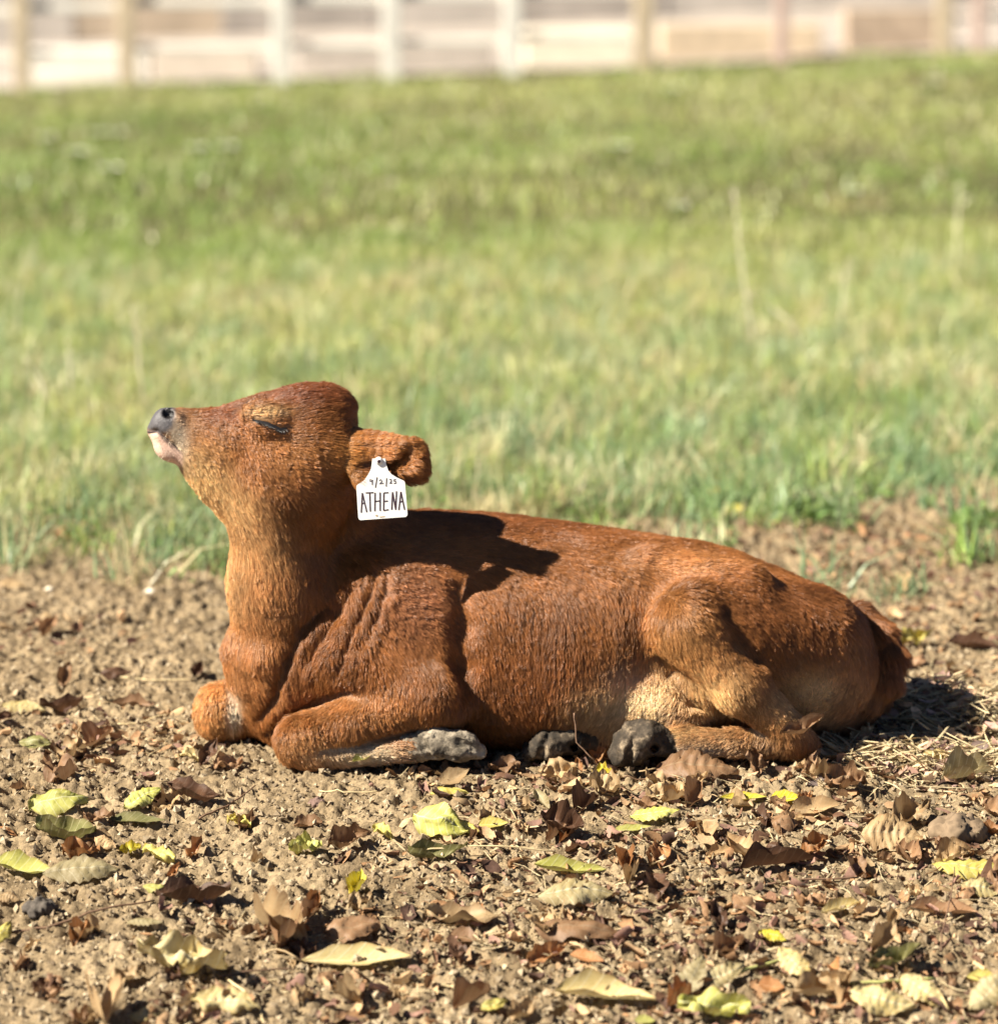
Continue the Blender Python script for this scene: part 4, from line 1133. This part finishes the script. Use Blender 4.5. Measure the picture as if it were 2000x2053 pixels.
LM = {'yellow': leaf_material("leaf_yellow", (.60, .48, .09), (.66, .58, .17), (.74, .68, .34), (.34, .22, .06)),
      'bright': leaf_material("leaf_bright_yellow", (.66, .52, .03), (.70, .62, .06), (.74, .68, .3), (.45, .28, .05)),
      'lime': leaf_material("leaf_lime", (.46, .45, .09), (.60, .57, .17), (.68, .65, .34), (.30, .22, .06)),
      'olive': leaf_material("leaf_olive", (.17, .17, .055), (.30, .27, .10), (.42, .38, .2), (.14, .10, .04)),
      'pale': leaf_material("leaf_pale", (.56, .43, .17), (.64, .53, .27), (.68, .60, .38), (.30, .18, .06)),
      'tan': leaf_material("leaf_tan", (.42, .27, .13), (.54, .38, .20), (.50, .36, .2), (.24, .13, .06)),
      'khaki': leaf_material("leaf_khaki", (.36, .28, .13), (.48, .40, .22), (.58, .5, .32), (.2, .13, .06)),
      'brown': leaf_material("leaf_brown", (.27, .145, .07), (.38, .22, .115), (.38, .25, .14), (.14, .07, .035)),
      'dark': leaf_material("leaf_dark", (.085, .04, .022), (.15, .075, .04), (.17, .1, .06), (.05, .025, .015)),
      'rust': leaf_material("leaf_rust", (.40, .17, .06), (.50, .25, .10), (.5, .3, .16), (.22, .09, .03))}
stem_m = simple("leaf_stalk_tan", (.42, .30, .16), .6, .2, 60)
def leaf_mesh(L, W, bend, cup, corr, crump, seed, tatter=0.0, tipw=0.9, twist=0.0):
    r = np.random.default_rng(seed)
    nu, nv = (44, 6) if corr > .05 else (20, 8)
    u = np.linspace(0, 1, nu + 1); v = np.linspace(-1, 1, nv + 1)
    U, Vv = np.meshgrid(u, v, indexing='ij')
    w = np.sin(np.pi * U ** (0.72 + .25 * r.random())) ** tipw
    w = w * (1 + .07 * np.sin(U * 23 + r.random() * 6)) 
    if tatter: w = w * (1 - tatter * np.clip(vnoise(U * 9 + seed, np.sign(Vv) * 3 + 5, seed) * 1.6 - .5, 0, 1) * (np.abs(Vv) > .05))
    w = np.maximum(w, .02)
    x = (U - .5) * L; y = Vv * w * W / 2
    z = cup * W * Vv ** 2 * w * (0.7 + .6 * np.sin(U * 5 + r.random() * 6) ** 2) * np.where(Vv > 0, 1, .6 + .8 * r.random())
    z = z + bend * L * (4 * (U - .5) ** 2) * np.where(U > .5, 1, .4 + .9 * r.random())
    z = z + corr * W * np.cos((U - np.abs(Vv) * .16) * 8 * 2 * np.pi) * np.clip(np.abs(Vv) * 2, 0, 1) * (1 - .3 * np.abs(Vv)) * w + .16 * W * np.abs(Vv) * w
    z = z + crump * W * (vnoise(U * 4 + seed, Vv * 2 + 3, seed) - .5) * 1.6 + crump * W * .7 * (vnoise(U * 10, Vv * 4 + seed, seed + 3) - .5)
    y = y + crump * W * .6 * (vnoise(U * 3 + 9, Vv * 2 + seed, seed + 5) - .5) + .10 * L * (r.random() - .5) * (U - .5) ** 2 * 4
    tw = twist * (U - .5)
    y, z = y * np.cos(tw) - z * np.sin(tw), y * np.sin(tw) + z * np.cos(tw)
    V_ = np.stack([x, y, z], -1).reshape(-1, 3)
    i = np.arange((nu + 1) * (nv + 1)).reshape(nu + 1, nv + 1)
    F_ = np.stack([i[:-1, :-1].ravel(), i[1:, :-1].ravel(), i[1:, 1:].ravel(), i[:-1, 1:].ravel()], 1)
    return V_, F_, U.ravel(), (Vv.ravel() + 1) / 2
def rot(yaw, tilt, roll=0.0):
    return Matrix.Rotation(tilt, 3, 'X') @ Matrix.Rotation(yaw, 3, 'Z') @ Matrix.Rotation(roll, 3, 'X')
PROFILE = {'flat': (.05, .10, .02, .05), 'boat': (.07, .42, .02, .08), 'arch': (-.13, -.30, .03, .22), 'ribbed': (-.06, -.22, .085, .12), 'curl': (.20, .55, .03, .30), 'crumple': (.10, .25, .04, .50), 'roll': (.04, 1.05, .02, .15)}
def leaf(px, py, lpx, yaw, kind, form, tilt, ratio, label, group=None, stalk=0.3, seed=None, z0=None, Y=None, tatter=0.0, twist=0.0):
    seed = seed if seed is not None else int(px * 7 + py * 13) % 9973
    r = np.random.default_rng(seed)
    p = G(px, py) if Y is None else P(px, py, Y)
    L = M(lpx, p[1]); cy = abs(math.cos(math.radians(yaw))); L = L / max(cy + (1 - cy) * math.sin(math.radians(15 + min(tilt, 60))), .45)
    W = L * ratio
    bend, cup, corr, cr = PROFILE[form]
    s = .75 + .5 * r.random()
    V_, F_, U_, v_ = leaf_mesh(L, W, bend * s, cup * s, corr, cr, seed, tatter, twist=twist)
    R = np.array(rot(math.radians(yaw), math.radians(tilt)))
    V_ = V_ @ R.T
    if Y is None:
        g = gz(V_[:, 0] + p[0], V_[:, 1] + p[1])
        off = np.percentile(g - V_[:, 2], 90 if group else 97) + (.001 if group else .004)
    else:
        off = p[2]
    me = new_mesh("fallen_leaf", V_, F_, LM[kind])
    uvl = me.uv_layers.new(name='UVMap')
    li = np.empty(len(me.loops), np.int32); me.loops.foreach_get('vertex_index', li)
    uvl.data.foreach_set('uv', np.stack([U_[li], v_[li]], 1).astype(np.float32).ravel())
    o = link("fallen_leaf", me, None, (p[0], p[1], off))
    tag(o, label, "leaf", group)
    if stalk:
        q = [np.array([-L / 2 - L * stalk * t, L * stalk * .35 * math.sin(t * 2.0) * (1 if seed % 2 else -1), bend * L * .5 * s + .15 * L * stalk * math.sin(t * 3)]) for t in np.linspace(0, 1, 6)]
        q[0] = np.array([-L / 2 + .01 * L, 0, q[0][2] * 1.0])
        base = V_[(2 if False else 0) + len(np.unique(v_)) // 2]                                   # root of the blade
        q = [np.array(x) @ R.T for x in q]; sh = base - q[0]; q = [x + sh for x in q]
        v, f = tube(q, max(.0009, L * .011), max(.0006, L * .008), 5)
        link("stalk", new_mesh("stalk", v, f, stem_m), o)
    return o
NAMED = [
 (116, 1631, 122, 8, 'lime', 'arch', 38, .55, "arched yellow green leaf, highest of the leaf cluster at the far left", .1),
 (284, 1617, 84, 38, 'lime', 'ribbed', 30, .5, "lime leaf with dark ribs standing on edge over a flat olive leaf", .1),
 (273, 1645, 118, -4, 'olive', 'flat', 14, .35, "flat olive leaf lying under the dark ribbed lime leaf", .2),
 (131, 1668, 112, -8, 'yellow', 'flat', 18, .34, "flat yellow leaf just below the arched yellow green leaf", .15),
 (133, 1687, 126, -8, 'olive', 'curl', 22, .36, "grey green curled leaf tucked under the flat yellow leaf", .1),
 (45, 1752, 124, -12, 'lime', 'boat', 26, .42, "pale lime boat shaped leaf cut off by the left edge", .0),
 (163, 1766, 158, 4, 'khaki', 'ribbed', 34, .40, "long khaki leaf with wavy ribs touching the pale lime leaf", .0),
 (262, 1707, 44, 20, 'bright', 'curl', 25, .6, "tiny curled bright yellow leaf beside a pale ragged leaf", .2),
 (318, 1727, 74, -25, 'yellow', 'crumple', 28, .6, "pale yellow leaf with ragged tip lying beneath a tiny yellow one", .2),
 (480, 1645, 52, -15, 'yellow', 'crumple', 25, .6, "small yellow torn leaf lying alone below the front knee", .15),
 (612, 1708, 68, 6, 'lime', 'crumple', 30, .72, "square looking yellow green leaf beside a brown curled cup leaf", .3),
 (700, 1687, 88, 12, 'brown', 'curl', 42, .62, "brown leaf curled like a cup between two yellow leaves", .1),
 (768, 1677, 52, -40, 'yellow', 'crumple', 28, .6, "small yellow leaf right behind the brown cup leaf", .1),
 (884, 1678, 118, -16, 'lime', 'arch', 48, .62, "large round pale lime leaf in front of the front hoof", .0),
 (930, 1672, 66, -24, 'yellow', 'ribbed', 34, .5, "pale ribbed leaf partly hidden behind the large round lime leaf", .0),
 (878, 1725, 122, 4, 'olive', 'curl', 14, .30, "thin olive leaf with rolled rim below the large round lime leaf", .45),
 (901, 1594, 78, -2, 'yellow', 'arch', 22, .38, "yellow arched leaf nearest below the front hoof", .1),
 (989, 1668, 64, 6, 'yellow', 'flat', 26, .5, "pale yellow flat leaf right of the large round lime leaf", .1),
 (366, 1953, 186, -14, 'pale', 'crumple', 34, .46, "large tattered pale yellow leaf with a long trailing stalk", .0),
 (714, 1926, 224, 3, 'pale', 'flat', 24, .30, "longest pale yellow leaf, lance shaped, near the bottom", .35),
 (452, 2026, 146, -8, 'pale', 'ribbed', 40, .5, "pale ribbed fan like leaf on the bottom edge under the tattered one", .2),
 (316, 1806, 64, -8, 'lime', 'arch', 22, .4, "small pale lime leaf above the dark curled long leaf", .1),
 (4, 1880, 60, 60, 'yellow', 'arch', 40, .5, "yellow leaf standing at the left edge, half outside the photo", .0),
 (389, 1818, 152, 10, 'dark', 'curl', 18, .34, "dark brown long leaf curled over beneath a small lime leaf", .0),
 (630, 1828, 52, 78, 'rust', 'curl', 30, .5, "small reddish leaf standing upright on open soil", .0),
 (714, 1792, 54, 75, 'bright', 'curl', 25, .5, "small golden leaf sticking up over a tan scrap", .1),
 (722, 1822, 50, 20, 'tan', 'crumple', 30, .7, "small tan leaf scrap just under the golden upright leaf", .0),
 (560, 1880, 132, -38, 'tan', 'roll', 20, .5, "tan leaf rolled into a tube, pointing down to the right", .0),
 (706, 1880, 118, 8, 'brown', 'arch', 34, .55, "brown arched leaf making a little tent above the longest leaf", .15),
 (928, 1842, 156, -4, 'tan', 'curl', 24, .36, "long tan leaf with wavy rim in the middle foreground", .1),
 (932, 1874, 64, -14, 'brown', 'flat', 28, .7, "small pinkish brown leaf under the long wavy tan leaf", .0),
 (698, 2005, 66, -25, 'tan', 'roll', 20, .5, "small folded tan leaf near the bottom below the longest leaf", .1),
 (948, 2013, 92, 40, 'brown', 'roll', 20, .48, "brown leaf rolled like a cigar near the bottom middle", .0),
 (990, 2032, 58, 20, 'yellow', 'arch', 30, .6, "yellow leaf half under the bottom edge beside the rolled brown leaf", .1),
 (388, 1602, 112, -14, 'dark', 'curl', 34, .42, "dark brown curled leaf on soil in front of the far front knee", .35),
 (255, 1968, 86, 30, 'tan', 'crumple', 30, .6, "crumpled tan leaf left of the large tattered pale leaf", .0),
 (163, 1722, 76, 10, 'rust', 'crumple', 32, .6, "pinkish crumpled leaf between the flat yellow and the wavy khaki leaf", .0),
 (211, 1707, 52, -30, 'tan', 'ribbed', 34, .6, "little tan ribbed leaf next to the tiny bright yellow one", .0),
 (16, 1806, 50, -6, 'tan', 'ribbed', 32, .6, "tan ribbed leaf at the left edge under the boat shaped leaf", .0),
 (290, 1862, 76, 2, 'khaki', 'ribbed', 16, .35, "small khaki ribbed leaf below the dark long leaf", .1),
 (292, 2043, 66, 6, 'pale', 'arch', 34, .5, "pale leaf on the bottom edge left of the ribbed fan leaf", .0),
 (1399, 1560, 168, -4, 'brown', 'ribbed', 34, .52, "large folded brown leaf lying below the hind leg", .2),
 (1200, 1526, 84, 86, 'rust', 'curl', 52, .44, "brown leaf standing upright between the two hind hooves", .3),
 (1209, 1573, 48, -12, 'bright', 'crumple', 24, .7, "small yellow scrap of leaf below the upright brown one", .0),
 (1212, 1598, 64, -20, 'tan', 'crumple', 34, .7, "crumpled tan leaf under the small yellow scrap", .0),
 (1336, 1602, 88, 6, 'tan', 'crumple', 30, .6, "tan crumpled leaf just under the large folded brown leaf", .1),
 (1488, 1608, 98, 2, 'bright', 'flat', 18, .30, "bright yellow narrow leaf, left one of a bright pair", .2),
 (1578, 1604, 66, -2, 'bright', 'flat', 26, .5, "bright yellow oval leaf, right one of a bright pair", .0),
 (1312, 1647, 104, 12, 'lime', 'ribbed', 26, .40, "pale green ribbed leaf overlapping another in mid foreground", .1),
 (1268, 1670, 76, 12, 'lime', 'flat', 18, .34, "pale green leaf lying under the ribbed green one", .1),
 (1126, 1674, 92, -20, 'dark', 'curl', 42, .6, "dark brown cupped leaf right of the pale yellow flat leaf", .1),
 (1142, 1750, 148, -6, 'lime', 'boat', 24, .26, "pale lime leaf with a long drawn out point in the middle foreground", .0),
 (1152, 1818, 154, 4, 'khaki', 'ribbed', 34, .42, "large khaki leaf with deep ribs in the middle foreground", .2),
 (1155, 1890, 172, -4, 'brown', 'arch', 26, .38, "large brown arched leaf below the deep ribbed khaki leaf", .0),
 (1098, 1926, 94, 30, 'rust', 'curl', 34, .5, "reddish curled leaf hanging off the large brown arched leaf", .0),
 (1176, 1942, 72, -18, 'rust', 'flat', 26, .5, "pinkish flat leaf below the large brown arched leaf", .0),
 (1214, 2008, 204, -6, 'pale', 'boat', 26, .32, "large pale boat shaped leaf, smooth, at the bottom right of centre", .0),
 (1390, 1990, 96, 60, 'khaki', 'ribbed', 46, .56, "khaki ribbed leaf standing behind a second ribbed one at the bottom", .0),
 (1448, 1984, 104, 25, 'khaki', 'ribbed', 40, .5, "khaki ribbed leaf folded over, right of its twin at the bottom", .0),
 (1549, 1897, 58, -22, 'bright', 'ribbed', 30, .5, "golden small ribbed leaf on a brown one, lower right", .0),
 (1685, 1838, 86, 20, 'pale', 'boat', 24, .36, "pale tan narrow leaf with curled rim, right of centre", .0),
 (1557, 1733, 158, 14, 'dark', 'roll', 16, .26, "long dark brown rolled leaf like a stick", .0),
 (1632, 1714, 62, 36, 'rust', 'crumple', 40, .7, "orange brown leaf at the end of the long rolled leaf", .0),
 (1788, 1696, 132, -6, 'tan', 'ribbed', 50, .66, "large tan leaf propped up like a tent, on the right", .1),
 (1822, 1643, 96, 30, 'tan', 'crumple', 38, .62, "crumpled tan leaf behind the tent shaped leaf", .0),
 (1693, 1582, 82, 0, 'brown', 'crumple', 40, .7, "brown crumpled leaf between the bright yellow pair and the brown clod", .0),
 (1630, 1628, 108, 12, 'tan', 'boat', 30, .42, "tan leaf lying just under the bright yellow oval leaf", .1),
 (1945, 1753, 156, -10, 'yellow', 'ribbed', 24, .36, "long yellow ribbed leaf running out of the right edge", .0),
 (1905, 1732, 78, 25, 'tan', 'crumple', 34, .6, "tan leaf behind the long yellow ribbed leaf", .0),
 (1968, 1800, 92, -12, 'pale', 'ribbed', 36, .55, "pale leaf with strong ribs below the long yellow one at the right edge", .0),
 (1887, 1838, 146, -4, 'brown', 'boat', 20, .30, "flat brown lance leaf below the pale strongly ribbed leaf", .15),
 (1770, 1910, 92, 55, 'tan', 'curl', 44, .44, "tan leaf standing half upright above a green curled leaf", .0),
 (1788, 1947, 128, 30, 'olive', 'curl', 30, .34, "olive green curled leaf under the half upright tan leaf", .1),
 (1593, 1968, 96, -50, 'pale', 'ribbed', 40, .5, "pale ribbed leaf left of a long curled tan leaf near the bottom", .0),
 (1646, 2000, 128, 18, 'tan', 'curl', 28, .44, "long curled tan leaf near the bottom right", .0),
 (1546, 1992, 54, -10, 'rust', 'flat', 36, .8, "small orange brown leaf beside the khaki twins", .0),
 (1766, 2030, 140, -14, 'pale', 'ribbed', 42, .5, "large pale ribbed leaf on the bottom edge, lower right", .0),
 (1852, 2010, 118, -38, 'pale', 'ribbed', 40, .48, "pale ribbed leaf leaning against the large one in the lower right", .0),
 (1972, 1968, 72, -8, 'yellow', 'flat', 28, .5, "yellow leaf at the right edge near the bottom corner", .0),
 (1982, 2016, 112, 48, 'khaki', 'ribbed', 44, .55, "khaki ribbed leaf filling the bottom right corner", .0),
 (1430, 2042, 150, 0, 'lime', 'crumple', 30, .45, "bright green wrinkled leaf on the bottom edge", .0),
 (1292, 2049, 44, 0, 'lime', 'flat', 26, .6, "small green leaf tip peeping over the bottom edge", .0),
 (1545, 1512, 92, 30, 'pale', 'crumple', 48, .6, "pale dry leaf leaning upright against the hock", .1),
 (1500, 1520, 70, 10, 'tan', 'crumple', 30, .5, "tan crumpled leaf left of the pale leaf at the hock", .0),
 (1480, 1036, 58, -20, 'bright', 'flat', 30, .5, "yellow orange leaf on the soil above the hip, blurred", .0),
 (1438, 1020, 48, -60, 'yellow', 'arch', 40, .5, "pale yellow leaf in the grass edge above the hip, blurred", .0),
 (1832, 1292, 74, 24, 'yellow', 'crumple', 36, .6, "yellow leaf half hidden behind the tail", .0),
 (1950, 1292, 104, -6, 'dark', 'boat', 26, .36, "dark brown long leaf right behind the yellow one by the tail", .2),
 (72, 1506, 70, -4, 'olive', 'arch', 38, .5, "dark olive leaf lying alone at the left", .0),
 (232, 1370, 66, 4, 'dark', 'arch', 34, .48, "dark maroon arched leaf on bare soil left of the front knee", .0),
 (398, 1352, 36, 70, 'dark', 'curl', 50, .7, "black shaded leaf standing up behind the far front knee", .0),
 (100, 1270, 52, 60, 'brown', 'curl', 42, .6, "purplish brown leaf standing on bare soil at the left", .0),
 (25, 1183, 60, -10, 'tan', 'ribbed', 30, .5, "tan striped leaf at the left edge near the grass", .0),
 (48, 1432, 92, -10, 'pale', 'ribbed', 26, .40, "pale tan ribbed leaf on soil at the left below the purplish leaf", .2),
 (132, 1370, 56, 80, 'brown', 'curl', 42, .5, "pointed brown leaf standing upright left of the maroon leaf", .0),
 (265, 1417, 82, -6, 'brown', 'boat', 22, .4, "pinkish brown leaf below the maroon arched leaf", .2),
 (125, 1428, 88, 12, 'dark', 'curl', 16, .36, "dark curled leaf touching the pale tan ribbed leaf", .0),
 (130, 1085, 44, 0, 'rust', 'crumple', 30, .6, "orange tan leaf at the grass edge left of the throat, blurred", .0),
 (420, 1534, 62, 62, 'dark', 'curl', 44, .5, "dark brown leaf standing up just below the far front knee", .0),
 (458, 1540, 60, 10, 'brown', 'crumple', 40, .6, "grey brown crumpled leaf between the dark upright leaf and the near knee", .0),
 (385, 1530, 54, -10, 'pale', 'crumple', 30, .5, "pale scrap of leaf left of the dark upright leaf below the knee", .0),
 (912, 1572, 70, 30, 'tan', 'flat', 40, .6, "tan leaf just behind the yellow arched leaf below the hoof", .0),
 (1010, 1545, 66, 0, 'brown', 'crumple', 28, .5, "brown crumpled leaf below the gap between the hooves", .0),
 (1085, 1612, 54, -60, 'khaki', 'boat', 34, .4, "small khaki leaf standing on its point in the middle", .0),
 (1120, 1558, 78, 10, 'tan', 'crumple', 34, .55, "tan crumpled leaf below the hind hoof next to the belly", .0),
 (1935, 1560, 110, 16, 'khaki', 'roll', 20, .4, "khaki rolled leaf under the litter heap at the right", .0),
 (1900, 1415, 80, 30, 'pale', 'crumple', 32, .5, "pale leaf in the litter heap at the right edge", .0),
 (1960, 1440, 76, 6, 'yellow', 'curl', 24, .4, "dull yellow leaf in the litter heap touching the right edge", .0),
 (1850, 1470, 84, 20, 'tan', 'boat', 30, .5, "tan leaf in the middle of the litter heap at the right", .0),
 (1770, 1520, 78, -14, 'brown', 'crumple', 36, .6, "dark brown crumpled leaf in front of the litter heap", .0),
 (1725, 1500, 62, 40, 'tan', 'crumple', 40, .6, "tan leaf leaning on the front of the litter heap", .0),
 (1880, 1530, 66, -30, 'pale', 'boat', 30, .4, "pale narrow leaf sticking out of the litter heap", .0),
]
for a in NAMED:
    leaf(*a[:9], stalk=a[9], tatter=.5 if 'tattered' in a[8] or 'torn' in a[8] else (.15 if a[4] in ('tan', 'brown', 'dark', 'rust') else .03))
leaf(1608, 1463, 96, 24, 'brown', 'curl', 36, .34, "brown curled leaf arching over the hock", Y=-.235, stalk=.0)
leaf(728, 1521, 46, 28, 'lime', 'boat', 30, .4, "small green leaf stuck to the calf's white shin", Y=-.233, stalk=.15)
# long stalk of the tattered leaf
lr2 = random.Random(3)
def twig(pix, label, r0=.0016, r1=.0008, m=None, lift=.004, cat="twig", name="twig"):
    pts = []
    for k, q in enumerate(pix):
        if len(q) == 3: pts.append(P(*q)); continue
        g = G(*q); g[2] = float(gz(g[0], g[1])[0]) + lift; pts.append(g)
    dense = []
    for a_, b_ in zip(pts[:-1], pts[1:]):
        for t in np.linspace(0, 1, 6)[:-1]:
            q = a_ * (1 - t) + b_ * t; dense.append(q + np.array([lr2.uniform(-.001, .001), lr2.uniform(-.002, .002), lr2.uniform(-.0008, .0012)]))
    dense.append(pts[-1])
    for q in dense: q[2] = max(q[2], float(gz(q[0], q[1])[0]) + r0 * .6)
    v, f = tube(dense, r0, r1, 6)
    return tag(link(name, new_mesh(name, v, f, m or twig_m)), label, cat)
twig_m = simple("twig_bark", (.17, .10, .06), .8, .3, 120)
straw_m = simple("straw", (.56, .44, .24), .6, .2, 80)
green_stalk_m = simple("green_stalk", (.34, .34, .12), .5, .2, 60)
twig([(455, 1968), (495, 1995), (520, 2020), (528, 2045)], "long pale stalk trailing from the large tattered leaf", .0018, .0011, straw_m, .006, "stalk", "leaf_stalk")
twig([(0, 1870), (90, 1862), (200, 1845), (310, 1815)], "long dark twig lying at the lower left", .0022, .0012)
twig([(400, 1634), (455, 1608), (512, 1574)], "dark twig running up from the dark curled leaf towards the near knee", .0018, .001)
twig([(1196, 1540), (1240, 1572), (1290, 1618)], "brown twig running down from the upright leaf between the hooves", .0026, .0016)
twig([(1150, 1429, -.235), (1156, 1490, -.245), (1190, 1524, -.25), (1205, 1548)], "thin twig standing in front of the hind hoof next to the belly", .0012, .0010)
twig([(1240, 1560), (1330, 1558), (1400, 1560), (1480, 1566)], "thin dark twig lying across under the large folded brown leaf", .0012, .0008)
twig([(1470, 1975), (1560, 1948), (1570, 1935)], "pale green stalk lying over the khaki twins at the bottom", .0024, .0018, green_stalk_m, .02)
twig([(1690, 1978), (1780, 1982), (1875, 1976)], "green stalk lying flat below the olive curled leaf", .0026, .002, green_stalk_m, .01)
twig([(1886, 1940), (1888, 1880), (1905, 1830), (1912, 1760)], "thin brown stem curving up beside the flat brown lance leaf", .0012, .0008, None, .02)
twig([(440, 1958), (520, 1948), (600, 1938)], "pale brown stem pointing at the longest pale leaf", .0014, .001)
twig([(870, 1972), (905, 1974), (912, 1974)], "short white straw piece on soil above the rolled brown leaf", .0022, .002, straw_m)
twig([(200, 1182), (290, 1176), (370, 1160)], "long straw lying on bare soil left of the neck", .0014, .001, straw_m)
twig([(222, 1358), (300, 1366), (390, 1368)], "pale straw lying on soil pointing at the far front knee", .0013, .0009, straw_m)
twig([(235, 1456), (280, 1455), (315, 1450)], "short yellow straw on soil left of the far front knee", .0014, .001, straw_m)
twig([(170, 1398), (205, 1402), (196, 1418)], "yellow straw bent at its end left of the pinkish brown leaf", .0016, .001, straw_m)
twig([(640, 1583), (700, 1586), (760, 1582)], "pale straw lying flat just below the near front knee", .0014, .001, straw_m)
twig([(830, 1722), (1000, 1720), (1110, 1715)], "long straight stalk lying across the soil in the middle", .0014, .001, straw_m, .012)
twig([(1660, 1760), (1700, 1735), (1720, 1705)], "thin bent dark twig left of the tent shaped leaf", .0014, .001)
twig([(1240, 1898), (1330, 1885), (1380, 1880)], "thin dark twig right of the large brown arched leaf", .0014, .0009)
twig([(1715, 1445), (1735, 1480), (1742, 1502)], "pale dry stick standing in front of the litter heap", .0034, .0022, straw_m, .03)
twig([(1490, 1775), (1580, 1772), (1720, 1765)], "dark straight twig lying flat below the long rolled leaf", .002, .0014)

# clods and stones
def clod(px, py, wpx, label, m, cat="clod", name="soil_clod", hz=.6):
    g = G(px, py); R_ = M(wpx, g[1]) / 2
    r = np.random.default_rng(int(px))
    q = [ell(np.array([0, 0, 0]), (R_, R_ * .8, R_ * hz), R_ * .3)] + [ell(np.array([R_ * .6 * math.cos(a), R_ * .5 * math.sin(a), R_ * .2 * r.random()]), (R_ * .5, R_ * .45, R_ * .4), R_ * .25) for a in r.random(4) * 6.28]
    res = R_ / 9
    v, f, _ = sdf_mesh(q, res, np.full(3, -R_ * 1.4), np.full(3, R_ * 1.4), 1, lambda v: R_ * (.5 * lump3(v / R_, 2.0, 3) + .4 * np.abs(lump3(v / R_, 4, 8)) + .30 * lump3(v / R_, 9, 9)))
    return tag(link(name, new_mesh(name, v, f, m), None, (g[0], g[1], float(gz(g[0], g[1])[0]) + R_ * hz * .35)), label, cat)
dark_clod = simple("dark_clod", (.075, .062, .05), .9, .5, 90)
soil_clod_m = simple("brown_clod", (.17, .12, .075), .95, .3, 60)
clod(82, 1832, 58, "black lump of dung lying on soil at the lower left", dark_clod)
clod(1925, 1668, 100, "large brown clod of earth at the right behind the tent shaped leaf", soil_clod_m, hz=.36)
clod(638, 1600, 30, "small round purplish brown clod below the near front knee", simple("purple_clod", (.16, .10, .08), .9, .2, 90))
clod(1128, 1728, 40, "small tan clod under the dark cupped leaf", soil_clod_m)
clod(100, 1184, 16, "small pale stone on bare soil at the left near the grass", simple("pale_stone", (.62, .55, .43), .8, .1, 60), "stone", "stone")
clod(303, 1192, 20, "small pale stone on bare soil between the straw and the throat", bpy.data.materials["pale_stone"], "stone", "stone")

# many small brown leaves, told apart by nothing
br = np.random.default_rng(77)
cnt = 0
while cnt < 190:
    px, py = br.uniform(-20, 2020), 1130 + 930 * br.random() ** .75
    if 360 < px < 1800 and py < 1545: continue
    if px < 900 and py < 1500 and br.random() < .75: continue
    if px > 1500 and py < 1280 and br.random() < .8: continue
    d = fbm(np.array([px / 180.]), np.array([py / 110.]), 31, 3)[0]
    if d + .12 * (px / 2000) < .38 + .2 * br.random(): continue
    kind = br.choice(['brown', 'tan', 'dark', 'rust', 'brown', 'tan', 'brown'])
    form = br.choice(['curl', 'crumple', 'arch', 'roll', 'crumple', 'boat'])
    lpx = 26 + 48 * br.random() ** 1.6
    leaf(px, py, lpx, br.uniform(-180, 180) * .5, kind, form, br.normal(22, 14), br.uniform(.4, .75), "small crumpled dry brown leaf among the litter on the soil", "small dry brown leaves littering the soil", stalk=0, seed=500 + cnt, tatter=.35)
    cnt += 1
